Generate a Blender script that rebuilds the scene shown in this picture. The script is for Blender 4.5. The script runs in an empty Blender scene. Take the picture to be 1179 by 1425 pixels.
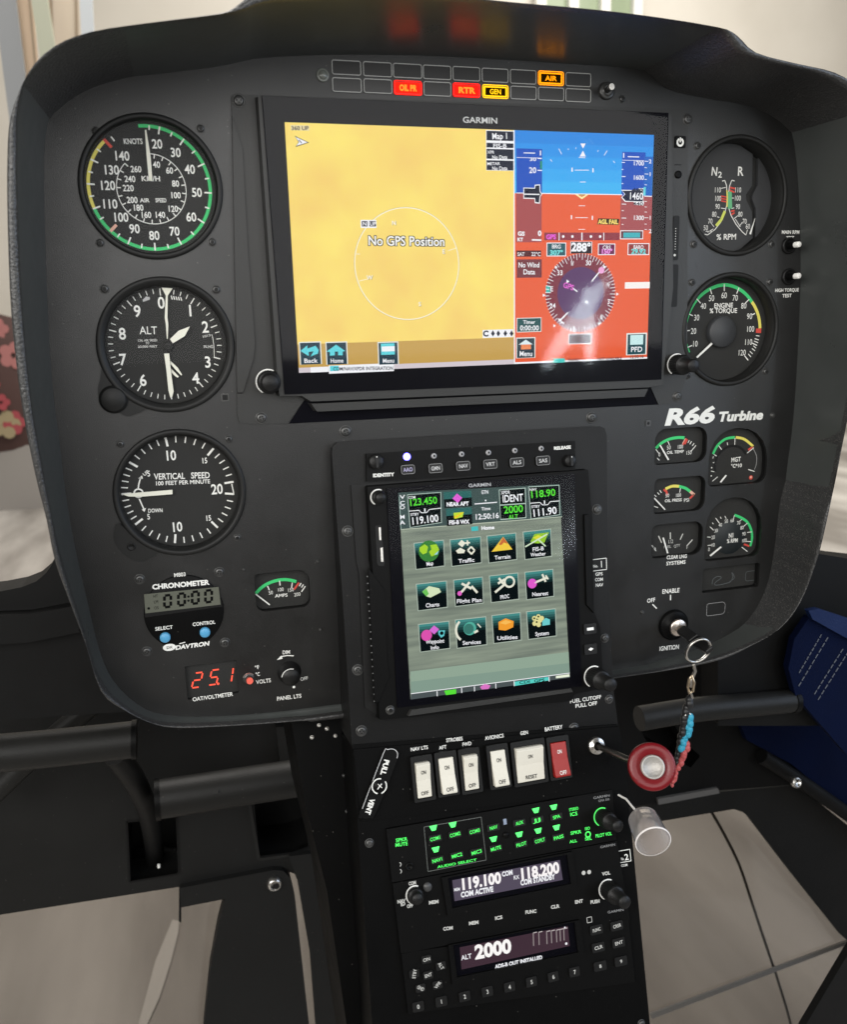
import bpy, math, random
from mathutils import Vector, Matrix
from mathutils.geometry import tessellate_polygon
random.seed(4)
PI = math.pi
S = bpy.context.scene
COL = S.collection

# ---------------------------------------------------------------- camera
# lengths in mm in the builders; the panel face is the plane Y = 0, X right, Z up, the camera in front of it (-Y)
FOC, DIST = 1184.4537, 560.741
IMG_W, IMG_H = 1179.0, 1425.0
def rotm(a, b, c):
    rx = Matrix(((1,0,0),(0,math.cos(a),-math.sin(a)),(0,math.sin(a),math.cos(a))))
    ry = Matrix(((math.cos(b),0,math.sin(b)),(0,1,0),(-math.sin(b),0,math.cos(b))))
    rz = Matrix(((math.cos(c),-math.sin(c),0),(math.sin(c),math.cos(c),0),(0,0,1)))
    return rz @ ry @ rx
RM = rotm(0.22761734, -0.25986438, -0.08598744)
def p2w(v): return Vector((v[0], v[2], -v[1]))
RIGHT, DOWN, FWD = (p2w(RM[i]) for i in range(3))
CAM = Vector((0, -DIST, 0))
cd = bpy.data.cameras.new('camera'); cam = bpy.data.objects.new('camera', cd); COL.objects.link(cam)
cam.matrix_world = Matrix.Translation(CAM*.001) @ Matrix((RIGHT, -DOWN, -FWD)).transposed().to_4x4()
cd.sensor_fit = 'VERTICAL'; cd.sensor_height = 36; cd.lens = FOC/IMG_H*36
cd.clip_start = .02; cd.clip_end = 100
cd.dof.use_dof = True; cd.dof.focus_distance = .62; cd.dof.aperture_fstop = 11
S.camera = cam

# ---------------------------------------------------------------- light (hangar interior: lamps only)
w = bpy.data.worlds.new('World'); S.world = w; w.use_nodes = True
w.node_tree.nodes['Background'].inputs[0].default_value = (1.0, .95, .88, 1)
w.node_tree.nodes['Background'].inputs[1].default_value = .10
def area(name, loc, target, size, power, color, sy=None, spread=180):
    l = bpy.data.lights.new(name, 'AREA'); l.energy = power; l.color = color; l.size = size
    if sy: l.shape = 'RECTANGLE'; l.size_y = sy
    l.spread = math.radians(spread)
    o = bpy.data.objects.new(name, l); COL.objects.link(o); o.location = loc
    o.rotation_euler = (Vector(target)-Vector(loc)).to_track_quat('-Z', 'Y').to_euler()
    return o
area('cabin_window_light', (-1.3, -1.1, .5), (.25, .05, .16), 1.5, 27, (1, .98, .94), 1.1)
area('cabin_rear_window_light', (-.1, -1.45, .50), (-.1, 0, .50), 2.6, 23, (1, .99, .97), 1.15)
area('door_window_light', (1.7, -.75, .3), (.3, 0, .12), 1.1, 13, (.66, .79, 1.0))
area('hangar_lamp', (3.4, 3.6, 4.0), (2.6, 8, 1.0), 5, 420, (1, .96, .89))
area('hangar_lamp_floor', (0, 2.2, 3.2), (.3, 2.2, -1.2), 3, 135, (1, .96, .91))
def mirrored(p, q, y):      # added lamp seen by reflection in the display glass between two points of it
    c = [F.pix(*r, 11) for r in (p, q)]; k = 1+(y-11)/(DIST-11+22)
    return [Vector((x*(1+(y+11)/(DIST-11)), -y, z_*(1+(y+11)/(DIST-11))))*.001 for x, z_ in c]
S.view_settings.view_transform = 'Standard'; S.view_settings.look = 'None'
S.view_settings.exposure = 0; S.view_settings.gamma = 1

# ---------------------------------------------------------------- materials
def lin(c):
    c = c/255.0
    return c/12.92 if c <= .04045 else ((c+.055)/1.055)**2.4
MATS = {}
def pbr(name, col, rough=.5, metal=0, spec=.5, bump=0, bscale=400, vary=0, coat=0, srgb=False, dust_glint=0, dscale=210, dthr=.82):
    if name in MATS: return MATS[name]
    m = bpy.data.materials.new(name); m.use_nodes = True; nt = m.node_tree; N = nt.nodes; L = nt.links
    b = N['Principled BSDF']
    if srgb: col = [lin(c) for c in col]
    b.inputs['Base Color'].default_value = (*col, 1)
    b.inputs['Roughness'].default_value = rough; b.inputs['Metallic'].default_value = metal
    b.inputs['Specular IOR Level'].default_value = spec
    if coat: b.inputs['Coat Weight'].default_value = coat
    if bump or vary or dust_glint:
        tc = N.new('ShaderNodeTexCoord')
    if bump:
        n = N.new('ShaderNodeTexNoise'); n.inputs['Scale'].default_value = bscale; n.inputs['Detail'].default_value = 3
        L.new(tc.outputs['Object'], n.inputs['Vector'])
        bp = N.new('ShaderNodeBump'); bp.inputs['Strength'].default_value = bump; bp.inputs['Distance'].default_value = .0006
        L.new(n.outputs['Fac'], bp.inputs['Height']); L.new(bp.outputs['Normal'], b.inputs['Normal'])
    if vary:
        n2 = N.new('ShaderNodeTexNoise'); n2.inputs['Scale'].default_value = 14; n2.inputs['Detail'].default_value = 6; n2.inputs['Roughness'].default_value = .65
        L.new(tc.outputs['Object'], n2.inputs['Vector'])
        mr = N.new('ShaderNodeMapRange'); mr.inputs[1].default_value = .3; mr.inputs[2].default_value = .7
        mr.inputs[3].default_value = max(0, rough-vary); mr.inputs[4].default_value = min(1, rough+vary)
        L.new(n2.outputs['Fac'], mr.inputs['Value']); L.new(mr.outputs['Result'], b.inputs['Roughness'])
        n3 = N.new('ShaderNodeMix'); n3.data_type = 'RGBA'
        n3.inputs[6].default_value = (*[c*.75 for c in col], 1); n3.inputs[7].default_value = (*[c*1.35 for c in col], 1)
        L.new(n2.outputs['Fac'], n3.inputs[0]); L.new(n3.outputs[2], b.inputs['Base Color'])
    if dust_glint:      # settled dust specks and lint; on the rim, sparkle of light painted in
        vo = N.new('ShaderNodeTexVoronoi'); vo.inputs['Scale'].default_value = dscale; L.new(tc.outputs['Object'], vo.inputs['Vector'])
        cr = N.new('ShaderNodeMapRange'); cr.inputs[1].default_value = .10 if dscale < 300 else .4; cr.inputs[2].default_value = .03 if dscale < 300 else .1; cr.inputs[3].default_value = 0; cr.inputs[4].default_value = 1; L.new(vo.outputs['Distance'], cr.inputs[0])
        wn = N.new('ShaderNodeSeparateColor'); L.new(vo.outputs['Color'], wn.inputs[0])
        gt = N.new('ShaderNodeMath'); gt.operation = 'GREATER_THAN'; gt.inputs[1].default_value = dthr; L.new(wn.outputs[0], gt.inputs[0])
        mu = N.new('ShaderNodeMath'); mu.operation = 'MULTIPLY'; L.new(cr.outputs[0], mu.inputs[0]); L.new(gt.outputs[0], mu.inputs[1])
        m2 = N.new('ShaderNodeMath'); m2.operation = 'MULTIPLY'; m2.inputs[1].default_value = .5*dust_glint; L.new(mu.outputs[0], m2.inputs[0])
        mx = N.new('ShaderNodeMix'); mx.data_type = 'RGBA'; L.new(m2.outputs[0], mx.inputs[0]); mx.inputs[6].default_value = (*col, 1)
        if vary: L.new(n3.outputs[2], mx.inputs[6])
        mx.inputs[7].default_value = (.22, .21, .19, 1); L.new(mx.outputs[2], b.inputs['Base Color'])
        if not vary: pass
    MATS[name] = m; return m
def glow(r, g, b, k=1.0):
    key = 'glow_%d_%d_%d_%g' % (r, g, b, k)
    if key in MATS: return MATS[key]
    m = bpy.data.materials.new(key); m.use_nodes = True; N = m.node_tree.nodes
    p = N['Principled BSDF']; p.inputs['Base Color'].default_value = (0, 0, 0, 1); p.inputs['Specular IOR Level'].default_value = 0
    p.inputs['Emission Color'].default_value = (lin(r), lin(g), lin(b), 1); p.inputs['Emission Strength'].default_value = k
    MATS[key] = m; return m
def glow_noise(name, c0, c1, sx, sy, detail=2):
    m = bpy.data.materials.new(name); m.use_nodes = True; N = m.node_tree.nodes; L = m.node_tree.links
    p = N['Principled BSDF']; p.inputs['Base Color'].default_value = (0, 0, 0, 1); p.inputs['Specular IOR Level'].default_value = 0
    tc = N.new('ShaderNodeTexCoord'); mp = N.new('ShaderNodeMapping'); mp.inputs['Scale'].default_value = (sx, sy, 1)
    n = N.new('ShaderNodeTexNoise'); n.inputs['Scale'].default_value = 1; n.inputs['Detail'].default_value = detail
    L.new(tc.outputs['Object'], mp.inputs[0]); L.new(mp.outputs[0], n.inputs['Vector'])
    mr = N.new('ShaderNodeMapRange'); mr.inputs[1].default_value = .3; mr.inputs[2].default_value = .7
    L.new(n.outputs['Fac'], mr.inputs[0])
    mx = N.new('ShaderNodeMix'); mx.data_type = 'RGBA'
    mx.inputs[6].default_value = (*[lin(c) for c in c0], 1); mx.inputs[7].default_value = (*[lin(c) for c in c1], 1)
    L.new(mr.outputs[0], mx.inputs[0]); L.new(mx.outputs[2], p.inputs['Emission Color']); p.inputs['Emission Strength'].default_value = 1
    return m
def pane(name, refl=1.0, rough=.02, tint=(1, 1, 1), ior=1.45):
    if name in MATS: return MATS[name]
    m = bpy.data.materials.new(name); m.use_nodes = True; N = m.node_tree.nodes; L = m.node_tree.links
    N.remove(N['Principled BSDF']); o = N['Material Output']
    t = N.new('ShaderNodeBsdfTransparent'); t.inputs[0].default_value = (*tint, 1)
    g = N.new('ShaderNodeBsdfGlossy'); g.inputs['Roughness'].default_value = rough; g.inputs[0].default_value = (refl, refl, refl, 1)
    f = N.new('ShaderNodeFresnel'); f.inputs[0].default_value = ior
    ge = N.new('ShaderNodeNewGeometry'); sb = N.new('ShaderNodeMath'); sb.operation = 'SUBTRACT'; sb.inputs[0].default_value = 1; L.new(ge.outputs['Backfacing'], sb.inputs[1])
    mu = N.new('ShaderNodeMath'); mu.operation = 'MULTIPLY'; L.new(f.outputs[0], mu.inputs[0]); L.new(sb.outputs[0], mu.inputs[1])
    mx = N.new('ShaderNodeMixShader'); L.new(mu.outputs[0], mx.inputs[0]); L.new(t.outputs[0], mx.inputs[1]); L.new(g.outputs[0], mx.inputs[2])
    L.new(mx.outputs[0], o.inputs[0]); MATS[name] = m; return m
PLATE = pbr('black_powder_coat', (.0055, .0055, .0053), .37, spec=.72, bump=.25, bscale=1800, vary=.08, dust_glint=1)
PLATE3 = pbr('console_housing_black', (.006, .006, .006), .42, spec=.22, bump=.2, bscale=1600, vary=.06, dust_glint=1)
PLATE2 = pbr('console_black', (.0035, .0035, .0035), .5, spec=.05, bump=.2, bscale=1600, vary=.08, dust_glint=1)
HOOD = pbr('hood_black', (.046, .050, .048), .33, spec=.45, bump=.06, bscale=500, vary=.08, dust_glint=1)
RIM = pbr('rim_grained_black', (.028, .028, .028), .36, spec=.7, bump=1.0, bscale=700, vary=.06, dust_glint=.9, dscale=900, dthr=.45)  # pale specks paint the sparkle of light on the grain into the colour
BEZ2 = pbr('gauge_bezel_black', (.011, .011, .0105), .5, spec=.32, bump=.1, bscale=2500)
BEZ = pbr('bezel_black', (.004, .004, .004), .42, spec=.10, bump=.1, bscale=2500, dust_glint=.5)
DARK = pbr('deep_black', (.004, .004, .004), .5, spec=.3)
KNOB = pbr('knob_rubber', (.008, .008, .008), .42, spec=.3, bump=.2, bscale=1500)
SCR = pbr('black_oxide_screw', (.09, .09, .088), .38, metal=.7)
GLASSBLK = pbr('black_glass', (.003, .003, .005), .3, spec=.05)
DIAL = pbr('dial_black', (.026, .026, .025), .6, spec=.2)
CAST = pbr('cast_grey_bezel', (.022, .022, .021), .42, spec=.45, bump=.2, bscale=1500, vary=.05)
WHITE = pbr('print_white', (.82, .82, .78), .6, spec=.3)
CREAM = pbr('needle_cream', (.8, .79, .68), .6, spec=.3)
GREEN = pbr('print_green', (.04, .58, .17), .6)
YEL = pbr('print_yellow', (.75, .66, .12), .6)
RED = pbr('print_red', (.62, .06, .04), .6)
ORNG = pbr('print_salmon', (.75, .42, .32), .6)
SILVER = pbr('brushed_silver', (.7, .68, .64), .28, metal=1, bump=.1, bscale=900)
LUM = pbr('luminous_ring', (.85, .85, .82), .4)
COVER = pane('clear_cover', .10)
SCREENGLASS = pane('screen_glass', .42, .055); NAVGLASS = pane('navigator_glass', .10, .08)

# ---------------------------------------------------------------- glyphs
GL = {}
def load_glyphs():
    cu = bpy.data.curves.new('glyphs', 'FONT'); cu.resolution_u = 3; cu.size = 1
    ob = bpy.data.objects.new('glyphs', cu); COL.objects.link(ob)
    def verts(s, off):
        cu.body = s; cu.offset = off
        dg = bpy.context.evaluated_depsgraph_get(); dg.update()
        me = bpy.data.meshes.new_from_object(ob.evaluated_get(dg))
        v = [(a.co.x, a.co.y) for a in me.vertices]; f = [tuple(p.vertices) for p in me.polygons]
        bpy.data.meshes.remove(me); return v, f
    bar = max(x for x, y in verts('|', 0)[0])
    for c in '0123456789ABCDEFGHIJKLMNOPQRSTUVWXYZabcdefghiklmnoprstuvwxyzj.,:%/-+*°#()<>' + "'":
        adv = max(x for x, y in verts(c+'|', 0)[0]) - bar
        GL[c] = (adv, {0: verts(c, 0), 1: verts(c, .018), 2: verts(c, .045)})
    GL[' '] = (.3, {0: ([], []), 1: ([], []), 2: ([], [])})
    bpy.data.objects.remove(ob); bpy.data.curves.remove(cu)
load_glyphs()

# ---------------------------------------------------------------- frames and mesh builder
class Frame:
    def __init__(s, o, tilt=0):
        t = math.radians(tilt); s.o = Vector(o)
        s.ex = Vector((1, 0, 0)); s.ey = Vector((0, math.sin(t), math.cos(t))); s.ez = Vector((0, -math.cos(t), math.sin(t)))
        s.rot = Matrix((s.ex, s.ey, s.ez)).transposed()
    def pix(s, px, py, z=0):
        d = RIGHT*((px-IMG_W/2)/FOC) + DOWN*((py-IMG_H/2)/FOC) + FWD
        o = s.o + s.ez*z
        k = (o-CAM).dot(s.ez)/d.dot(s.ez); p = CAM + d*k - o
        return (p.dot(s.ex), p.dot(s.ey))
    def w(s, x, y, z=0): return s.o + s.ex*x + s.ey*y + s.ez*z
F = Frame((0, 0, 0))
zh = F.w(*F.pix(650, 603)).z
A = Frame((0, -3, zh), 9.5)
_b = A.w(*A.pix(675, 1016, 0))
Bf = Frame((0, _b.y-2, _b.z), 16.5)
for p_, q_, w_, e_ in (((752,512),(838,388),26,.9),((812,400),(816,505),20,.65)):     # added lamps behind the camera, standing in for a hand's reflection in the glass
    a_, c_ = mirrored(p_, q_, 1500); l_ = bpy.data.lights.new('streak_light', 'AREA'); l_.shape = 'ELLIPSE'; l_.size = (c_-a_).length; l_.size_y = w_/FOC*2.1; l_.energy = e_; l_.color = (.82,.93,1)
    o_ = bpy.data.objects.new('streak_light', l_); COL.objects.link(o_); zd = Vector((0,-1,0)); xd = (c_-a_).normalized(); yd = zd.cross(xd)
    o_.matrix_world = Matrix.Translation((a_+c_)/2) @ Matrix((xd, yd, zd)).transposed().to_4x4()
def K(x0, y0, s): return lambda x, y: (x0+x/s, y0+y/s)

class MB:
    def __init__(s, fr, org=(0, 0)):
        s.fr = fr; s.org = org; s.v = []; s.f = []; s.m = []; s.sm = []; s.mats = []
    def mi(s, m):
        if m not in s.mats: s.mats.append(m)
        return s.mats.index(m)
    def add(s, vs, fs, m, smooth=False):
        b = len(s.v); k = s.mi(m); s.v += vs
        for f in fs: s.f.append([i+b for i in f]); s.m.append(k); s.sm.append(smooth)
    # flat things
    def flat(s, pts, z, m):
        pts = list(pts); n = len(pts)
        ar = sum(pts[i][0]*pts[(i+1) % n][1]-pts[(i+1) % n][0]*pts[i][1] for i in range(n))
        if ar < 0: pts.reverse()
        if n <= 4: s.add([(x, y, z) for x, y in pts], [tuple(range(n))], m); return
        tr = tessellate_polygon([[Vector((x, y, 0)) for x, y in pts]])
        s.add([(x, y, z) for x, y in pts], [tuple(reversed(t)) if tri_cw(pts, t) else t for t in tr], m)
    def line(s, p, q, wd, z, m, w2=None):
        dx, dy = q[0]-p[0], q[1]-p[1]; l = math.hypot(dx, dy) or 1; nx, ny = -dy/l/2, dx/l/2; w2 = wd if w2 is None else w2
        s.flat([(p[0]+nx*wd, p[1]+ny*wd), (q[0]+nx*w2, q[1]+ny*w2), (q[0]-nx*w2, q[1]-ny*w2), (p[0]-nx*wd, p[1]-ny*wd)], z, m)
    def lines(s, pts, wd, z, m, closed=False):
        n = len(pts)
        for i in range(n if closed else n-1): s.line(pts[i], pts[(i+1) % n], wd, z, m)
    def disc(s, c, r, z, m, n=24, ry=None):
        ry = ry or r
        s.add([(c[0]+r*math.cos(2*PI*i/n), c[1]+ry*math.sin(2*PI*i/n), z) for i in range(n)], [tuple(range(n))], m)
    def arc(s, c, r0, r1, a0, a1, z, m, n=None):   # clockwise degrees from the top
        n = n or max(2, int(abs(a1-a0)/5)); vs = []; fs = []
        for i in range(n+1):
            a = math.radians(a0+(a1-a0)*i/n)
            for r in (r0, r1): vs.append((c[0]+r*math.sin(a), c[1]+r*math.cos(a), z))
        for i in range(n): fs.append((2*i, 2*i+2, 2*i+3, 2*i+1) if r1 < r0 else (2*i+1, 2*i+3, 2*i+2, 2*i))
        s.add(vs, fs, m)
    def tick(s, c, r0, r1, a, wd, z, m, w2=None):
        a = math.radians(a); sx, cx = math.sin(a), math.cos(a)
        s.line((c[0]+r0*sx, c[1]+r0*cx), (c[0]+r1*sx, c[1]+r1*cx), wd, z, m, w2)
    def text(s, t, p, h, z, m, rot=0, width=None, bold=1, align='c', sh=0):
        W = sum(GL[c][0] for c in t); sc = h/.70; sx = sc if width is None else width/W
        ca, sa = math.cos(math.radians(rot)), math.sin(math.radians(rot))
        x0 = {'c': -W/2, 'l': 0, 'r': -W}[align]*sx; y0 = -h/2 if align == 'c' else 0
        for c in t:
            adv, g = GL[c]; V, T = g[bold]
            vs = []
            for x, y in V:
                X = x0+x*sx+sh*y*sc; Y = y0+y*sc
                vs.append((p[0]+X*ca-Y*sa, p[1]+X*sa+Y*ca, z))
            s.add(vs, T, m); x0 += adv*sx
    # pixel-measured writing: baseline from q0 to q1, letter height hp pixels
    def ptext(s, t, q0, q1, hp, z, m, bold=1, sh=0):
        a = s.fr.pix(*q0, z); b = s.fr.pix(*q1, z); u = s.fr.pix(q0[0], q0[1]-hp, z)
        s.text(t, a, math.hypot(u[0]-a[0], u[1]-a[1]), z, m, math.degrees(math.atan2(b[1]-a[1], b[0]-a[0])), math.hypot(b[0]-a[0], b[1]-a[1]), bold, 'l', sh)
    def pc(s, pts, z): return [s.fr.pix(x, y, z) for x, y in pts]
    def pflat(s, pts, z, m): s.flat(s.pc(pts, z), z, m)
    def pline(s, p, q, wd, z, m, w2=None): s.line(s.fr.pix(*p, z), s.fr.pix(*q, z), wd, z, m, w2)
    def prect(s, p, q, z, m):
        a = s.fr.pix(*p, z); b = s.fr.pix(*q, z); s.flat([a, (b[0], a[1]), b, (a[0], b[1])], z, m)
    # solids
    def prism(s, pts, z0, z1, m, holes=(), back=True, taper=0, smooth=False):
        loops = [list(pts)]+[list(h) for h in holes]; base = 0
        tr = tessellate_polygon([[Vector((x, y, 0)) for x, y in l] for l in loops]); allp = [p for l in loops for p in l]
        tr = [tuple(reversed(t)) if tri_cw(allp, t) else t for t in tr]
        cx = sum(p[0] for p in pts)/len(pts); cy = sum(p[1] for p in pts)/len(pts)
        def tp(p):
            if not taper: return p
            d = math.hypot(p[0]-cx, p[1]-cy) or 1; k = (d-taper)/d; return (cx+(p[0]-cx)*k, cy+(p[1]-cy)*k)
        n = len(allp)
        vs = [(*tp(p), z1) for p in allp]+[(*p, z0) for p in allp]
        fs = [t for t in tr]
        if back: fs += [tuple(i+n for i in reversed(t)) for t in tr]
        s.add(vs, fs, m)
        side = []
        for li, l in enumerate(loops):
            k = len(l); ar = sum(l[i][0]*l[(i+1) % k][1]-l[(i+1) % k][0]*l[i][1] for i in range(k)); ccw = (ar > 0) == (li == 0)
            for i in range(k):
                a, b = base+i, base+(i+1) % k
                side.append((a, a+n, b+n, b) if ccw else (b, b+n, a+n, a))
            base += k
        s.add(vs, side, m, smooth)
    def lathe(s, c, prof, m, n=40, smooth=True, axis=None, cap=False):
        vs = []; fs = []
        for r, z in prof:
            for i in range(n):
                a = 2*PI*i/n; vs.append((c[0]+r*math.cos(a), c[1]+r*math.sin(a), z))
        for j in range(len(prof)-1):
            for i in range(n): a, b = j*n+i, j*n+(i+1) % n; fs.append((a, b, b+n, a+n))
        s.add(vs, fs, m, smooth)
        if cap: s.add(vs[-n:], [tuple(range(n))], m)
    def tube(s, pts, r, m, n=10, closed=False, taper=None):
        P = [Vector(p) for p in pts]; N = len(P); vs = []; fs = []; up = None
        for i, p in enumerate(P):
            if closed: t = P[(i+1) % N]-P[i-1]
            else: t = P[min(i+1, N-1)]-P[max(i-1, 0)]
            t.normalize()
            if up is None: up = t.orthogonal()
            up = (up-t*up.dot(t)).normalized(); sd = t.cross(up); rr = r if taper is None else r+(taper-r)*i/(N-1)
            for k in range(n):
                a = 2*PI*k/n; vs.append(tuple(p+up*(rr*math.cos(a))+sd*(rr*math.sin(a))))
        for i in range(N if closed else N-1):
            for k in range(n):
                a, b = i*n+k, i*n+(k+1) % n; c, d = ((i+1) % N)*n+k, ((i+1) % N)*n+(k+1) % n; fs.append((a, b, d, c))
        s.add(vs, fs, m, True)
        if not closed: s.add(vs[:n], [tuple(reversed(range(n)))], m); s.add(vs[-n:], [tuple(range(n))], m)
    def done(s, name, parent=None, bevel=0, seg=2, mesh_only=False):
        me = bpy.data.meshes.new(name)
        ox, oy = s.org
        me.from_pydata([((x-ox)*.001, (y-oy)*.001, z*.001) for x, y, z in s.v], [], s.f)
        for m in s.mats: me.materials.append(m)
        me.polygons.foreach_set('material_index', s.m); me.polygons.foreach_set('use_smooth', s.sm); me.update()
        o = bpy.data.objects.new(name, me); COL.objects.link(o)
        if parent: o.parent = parent
        if bevel:
            b = o.modifiers.new('bevel', 'BEVEL'); b.width = bevel*.001; b.segments = seg; b.limit_method = 'ANGLE'; b.angle_limit = math.radians(40)
            b.use_clamp_overlap = True
        return o
def tri_cw(p, t):
    a, b, c = (p[i] for i in t)
    return (b[0]-a[0])*(c[1]-a[1])-(b[1]-a[1])*(c[0]-a[0]) < 0
def circ(c, r, n=48): return [(c[0]+r*math.cos(2*PI*i/n), c[1]+r*math.sin(2*PI*i/n)) for i in range(n)]
def rrect(x0, y0, x1, y1, r, n=5):
    x0, x1 = min(x0, x1), max(x0, x1); y0, y1 = min(y0, y1), max(y0, y1); o = []
    rs = r if isinstance(r, (list, tuple)) else [r]*4     # bl br tr tl
    for (cx, cy, a, k) in ((x0, y0, 180, 0), (x1, y0, 270, 1), (x1, y1, 0, 2), (x0, y1, 90, 3)):
        rr = rs[k]; cx += rr if cx == x0 else -rr; cy += rr if cy == y0 else -rr
        for i in range(n+1):
            t = math.radians(a+90*i/n); o.append((cx+rr*math.cos(t), cy+rr*math.sin(t)))
    return o
def prr(fr, p, q, r, z=0, n=5):
    a = fr.pix(*p, z); b = fr.pix(*q, z); return rrect(a[0], a[1], b[0], b[1], r, n)
def smooth_path(pts, k=4, closed=False):
    P = [Vector(p) for p in pts]; n = len(P); o = []
    for i in range(n if closed else n-1):
        g = (lambda j: P[j % n]) if closed else (lambda j: P[max(0, min(n-1, j))])
        p0, p1, p2, p3 = g(i-1), g(i), g(i+1), g(i+2)
        for j in range(k):
            t = j/k
            o.append(.5*((2*p1)+(p2-p0)*t+(2*p0-5*p1+4*p2-p3)*t*t+(3*p1-p0-3*p2+p3)*t*t*t))
    if not closed: o.append(P[-1])
    return [tuple(v) for v in o]
class T:   # a thing: an Empty at its base, in the plane of its frame
    def __init__(s, name, label, cat, fr, org, group=None, z=0):
        s.fr = fr; s.org = org; s.root = bpy.data.objects.new(name, None); COL.objects.link(s.root)
        s.root.matrix_world = Matrix.Translation(fr.w(*org, 0)*.001) @ fr.rot.to_4x4()
        s.root.empty_display_size = .01
        s.root['label'] = label; s.root['category'] = cat
        if group: s.root['group'] = group
    def mb(s): return MB(s.fr, s.org)
def tag(o, label=None, cat=None, group=None, kind=None):
    if label: o['label'] = label
    if cat: o['category'] = cat
    if group: o['group'] = group
    if kind: o['kind'] = kind
    return o
def single(mb, name, label=None, cat=None, group=None, kind=None, bevel=0):    # a one-mesh thing standing in its own frame
    o = mb.done(name, None, bevel)
    o.matrix_world = Matrix.Translation(mb.fr.w(*mb.org, 0)*.001) @ mb.fr.rot.to_4x4()
    return tag(o, label, cat, group, kind)
SCREW = {}

# ================================================================ instrument panel
def pang(c, q):
    return math.degrees(math.atan2(q[0]-c[0], q[1]-c[1]))
EDGE = [((479,1002),(471,980),10),((424,1004),(382,991),10),((339,1010),(297,997),11),((254,1015),(229,995),13),((212,1008),(191,980),17),
 ((170,989),(157,947),22),((140,964),(138,905),28),((119,900),(122,840),36),((97,842),(108,780),44),((75,783),(98,730),50),((63,726),(90,680),54),
 ((47,663),(83,620),58),((28,568),(73,540),62),((13,442),(66,430),66),((8,316),(62,310),70),((7,220),(61,240),72),((12,164),(63,190),76),
 ((32,114),(75,150),80),((70,74),(105,124),84),((120,49),(150,110),86),((200,31),(220,103),88),((300,17),(300,93),88),((325,8),(335,86),88),((360,-12),(370,80),88),
 ((480,-20),(480,76),88),((600,-11),(600,78),88),((700,1),(700,83),88),((790,9),(790,89),88),((880,19),(875,95),88),((985,35),(960,108),86),
 ((1010,46),(990,114),84),((1036,73),(1010,120),82),((1092,90),(1040,128),80),((1148,104),(1070,140),76),((1192,128),(1092,160),74),((1222,175),(1106,200),72),
 ((1234,260),(1113,280),70),((1228,350),(1115,370),66),((1213,450),(1112,470),62),((1179,590),(1105,580),56),((1165,663),(1095,660),52),
 ((1148,724),(1088,730),50),((1137,769),(1082,780),46),((1118,826),(1065,828),40),((1092,866),(1040,865),34),((1052,896),(1005,888),26),
 ((1008,918),(965,905),20),((951,931),(920,918),15),((859,945),(858,932),12)]
ctr = F.pix(620, 520)
panel = T('instrument_panel', 'black helicopter instrument panel with deep grained hood rim around all the gauges', 'instrument panel', F, ctr)
def loop(fn): return smooth_path([fn(*e) for e in EDGE], 3, True)
def outer(o, i, z, ins=0, dz=0):
    x, y = F.pix(*o, z); ex, ey = F.pix(*i, 0); dx, dy = ex-x, ey-y; l = math.hypot(dx, dy) or 1
    ins = min(ins, l*.6)
    return (x+dx/l*ins, y+dy/l*ins, z+dz)
def edge(o, i, z, k=0): x, y = F.pix(*i, 0); return (x, y, k)
L = [loop(lambda o, i, z: (*outer(o, i, z, -2)[:2], -70)), loop(lambda o, i, z: outer(o, i, z, 0, -5)), loop(lambda o, i, z: outer(o, i, z, .8, -1.4)),
     loop(lambda o, i, z: outer(o, i, z, 3)), loop(lambda o, i, z: outer(o, i, z, 6.5)), loop(lambda o, i, z: outer(o, i, z, 9, -1.2)), loop(lambda o, i, z: outer(o, i, z, 10.5, -5))]
def ring(ms, Ls, m):
    n = len(Ls[0]); vs = [p for l in Ls for p in l]; fs = []
    for j in range(len(Ls)-1):
        for i in range(n): a, b = j*n+i, j*n+(i+1) % n; fs.append((b, a, a+n, b+n))
    ms.add(vs, fs, m, True)
b = panel.mb(); ring(b, L, RIM); b.done('hood_rim', panel.root)
Lw = [L[-1], loop(lambda o, i, z: tuple((Vector(outer(o, i, z, 10.5, -5))*.35+Vector(edge(o, i, z))*.65))), loop(lambda o, i, z: edge(o, i, z, 1.5)), loop(lambda o, i, z: edge(o, i, z, -2))]
b = panel.mb(); ring(b, Lw, HOOD); b.done('hood_wall', panel.root)
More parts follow.
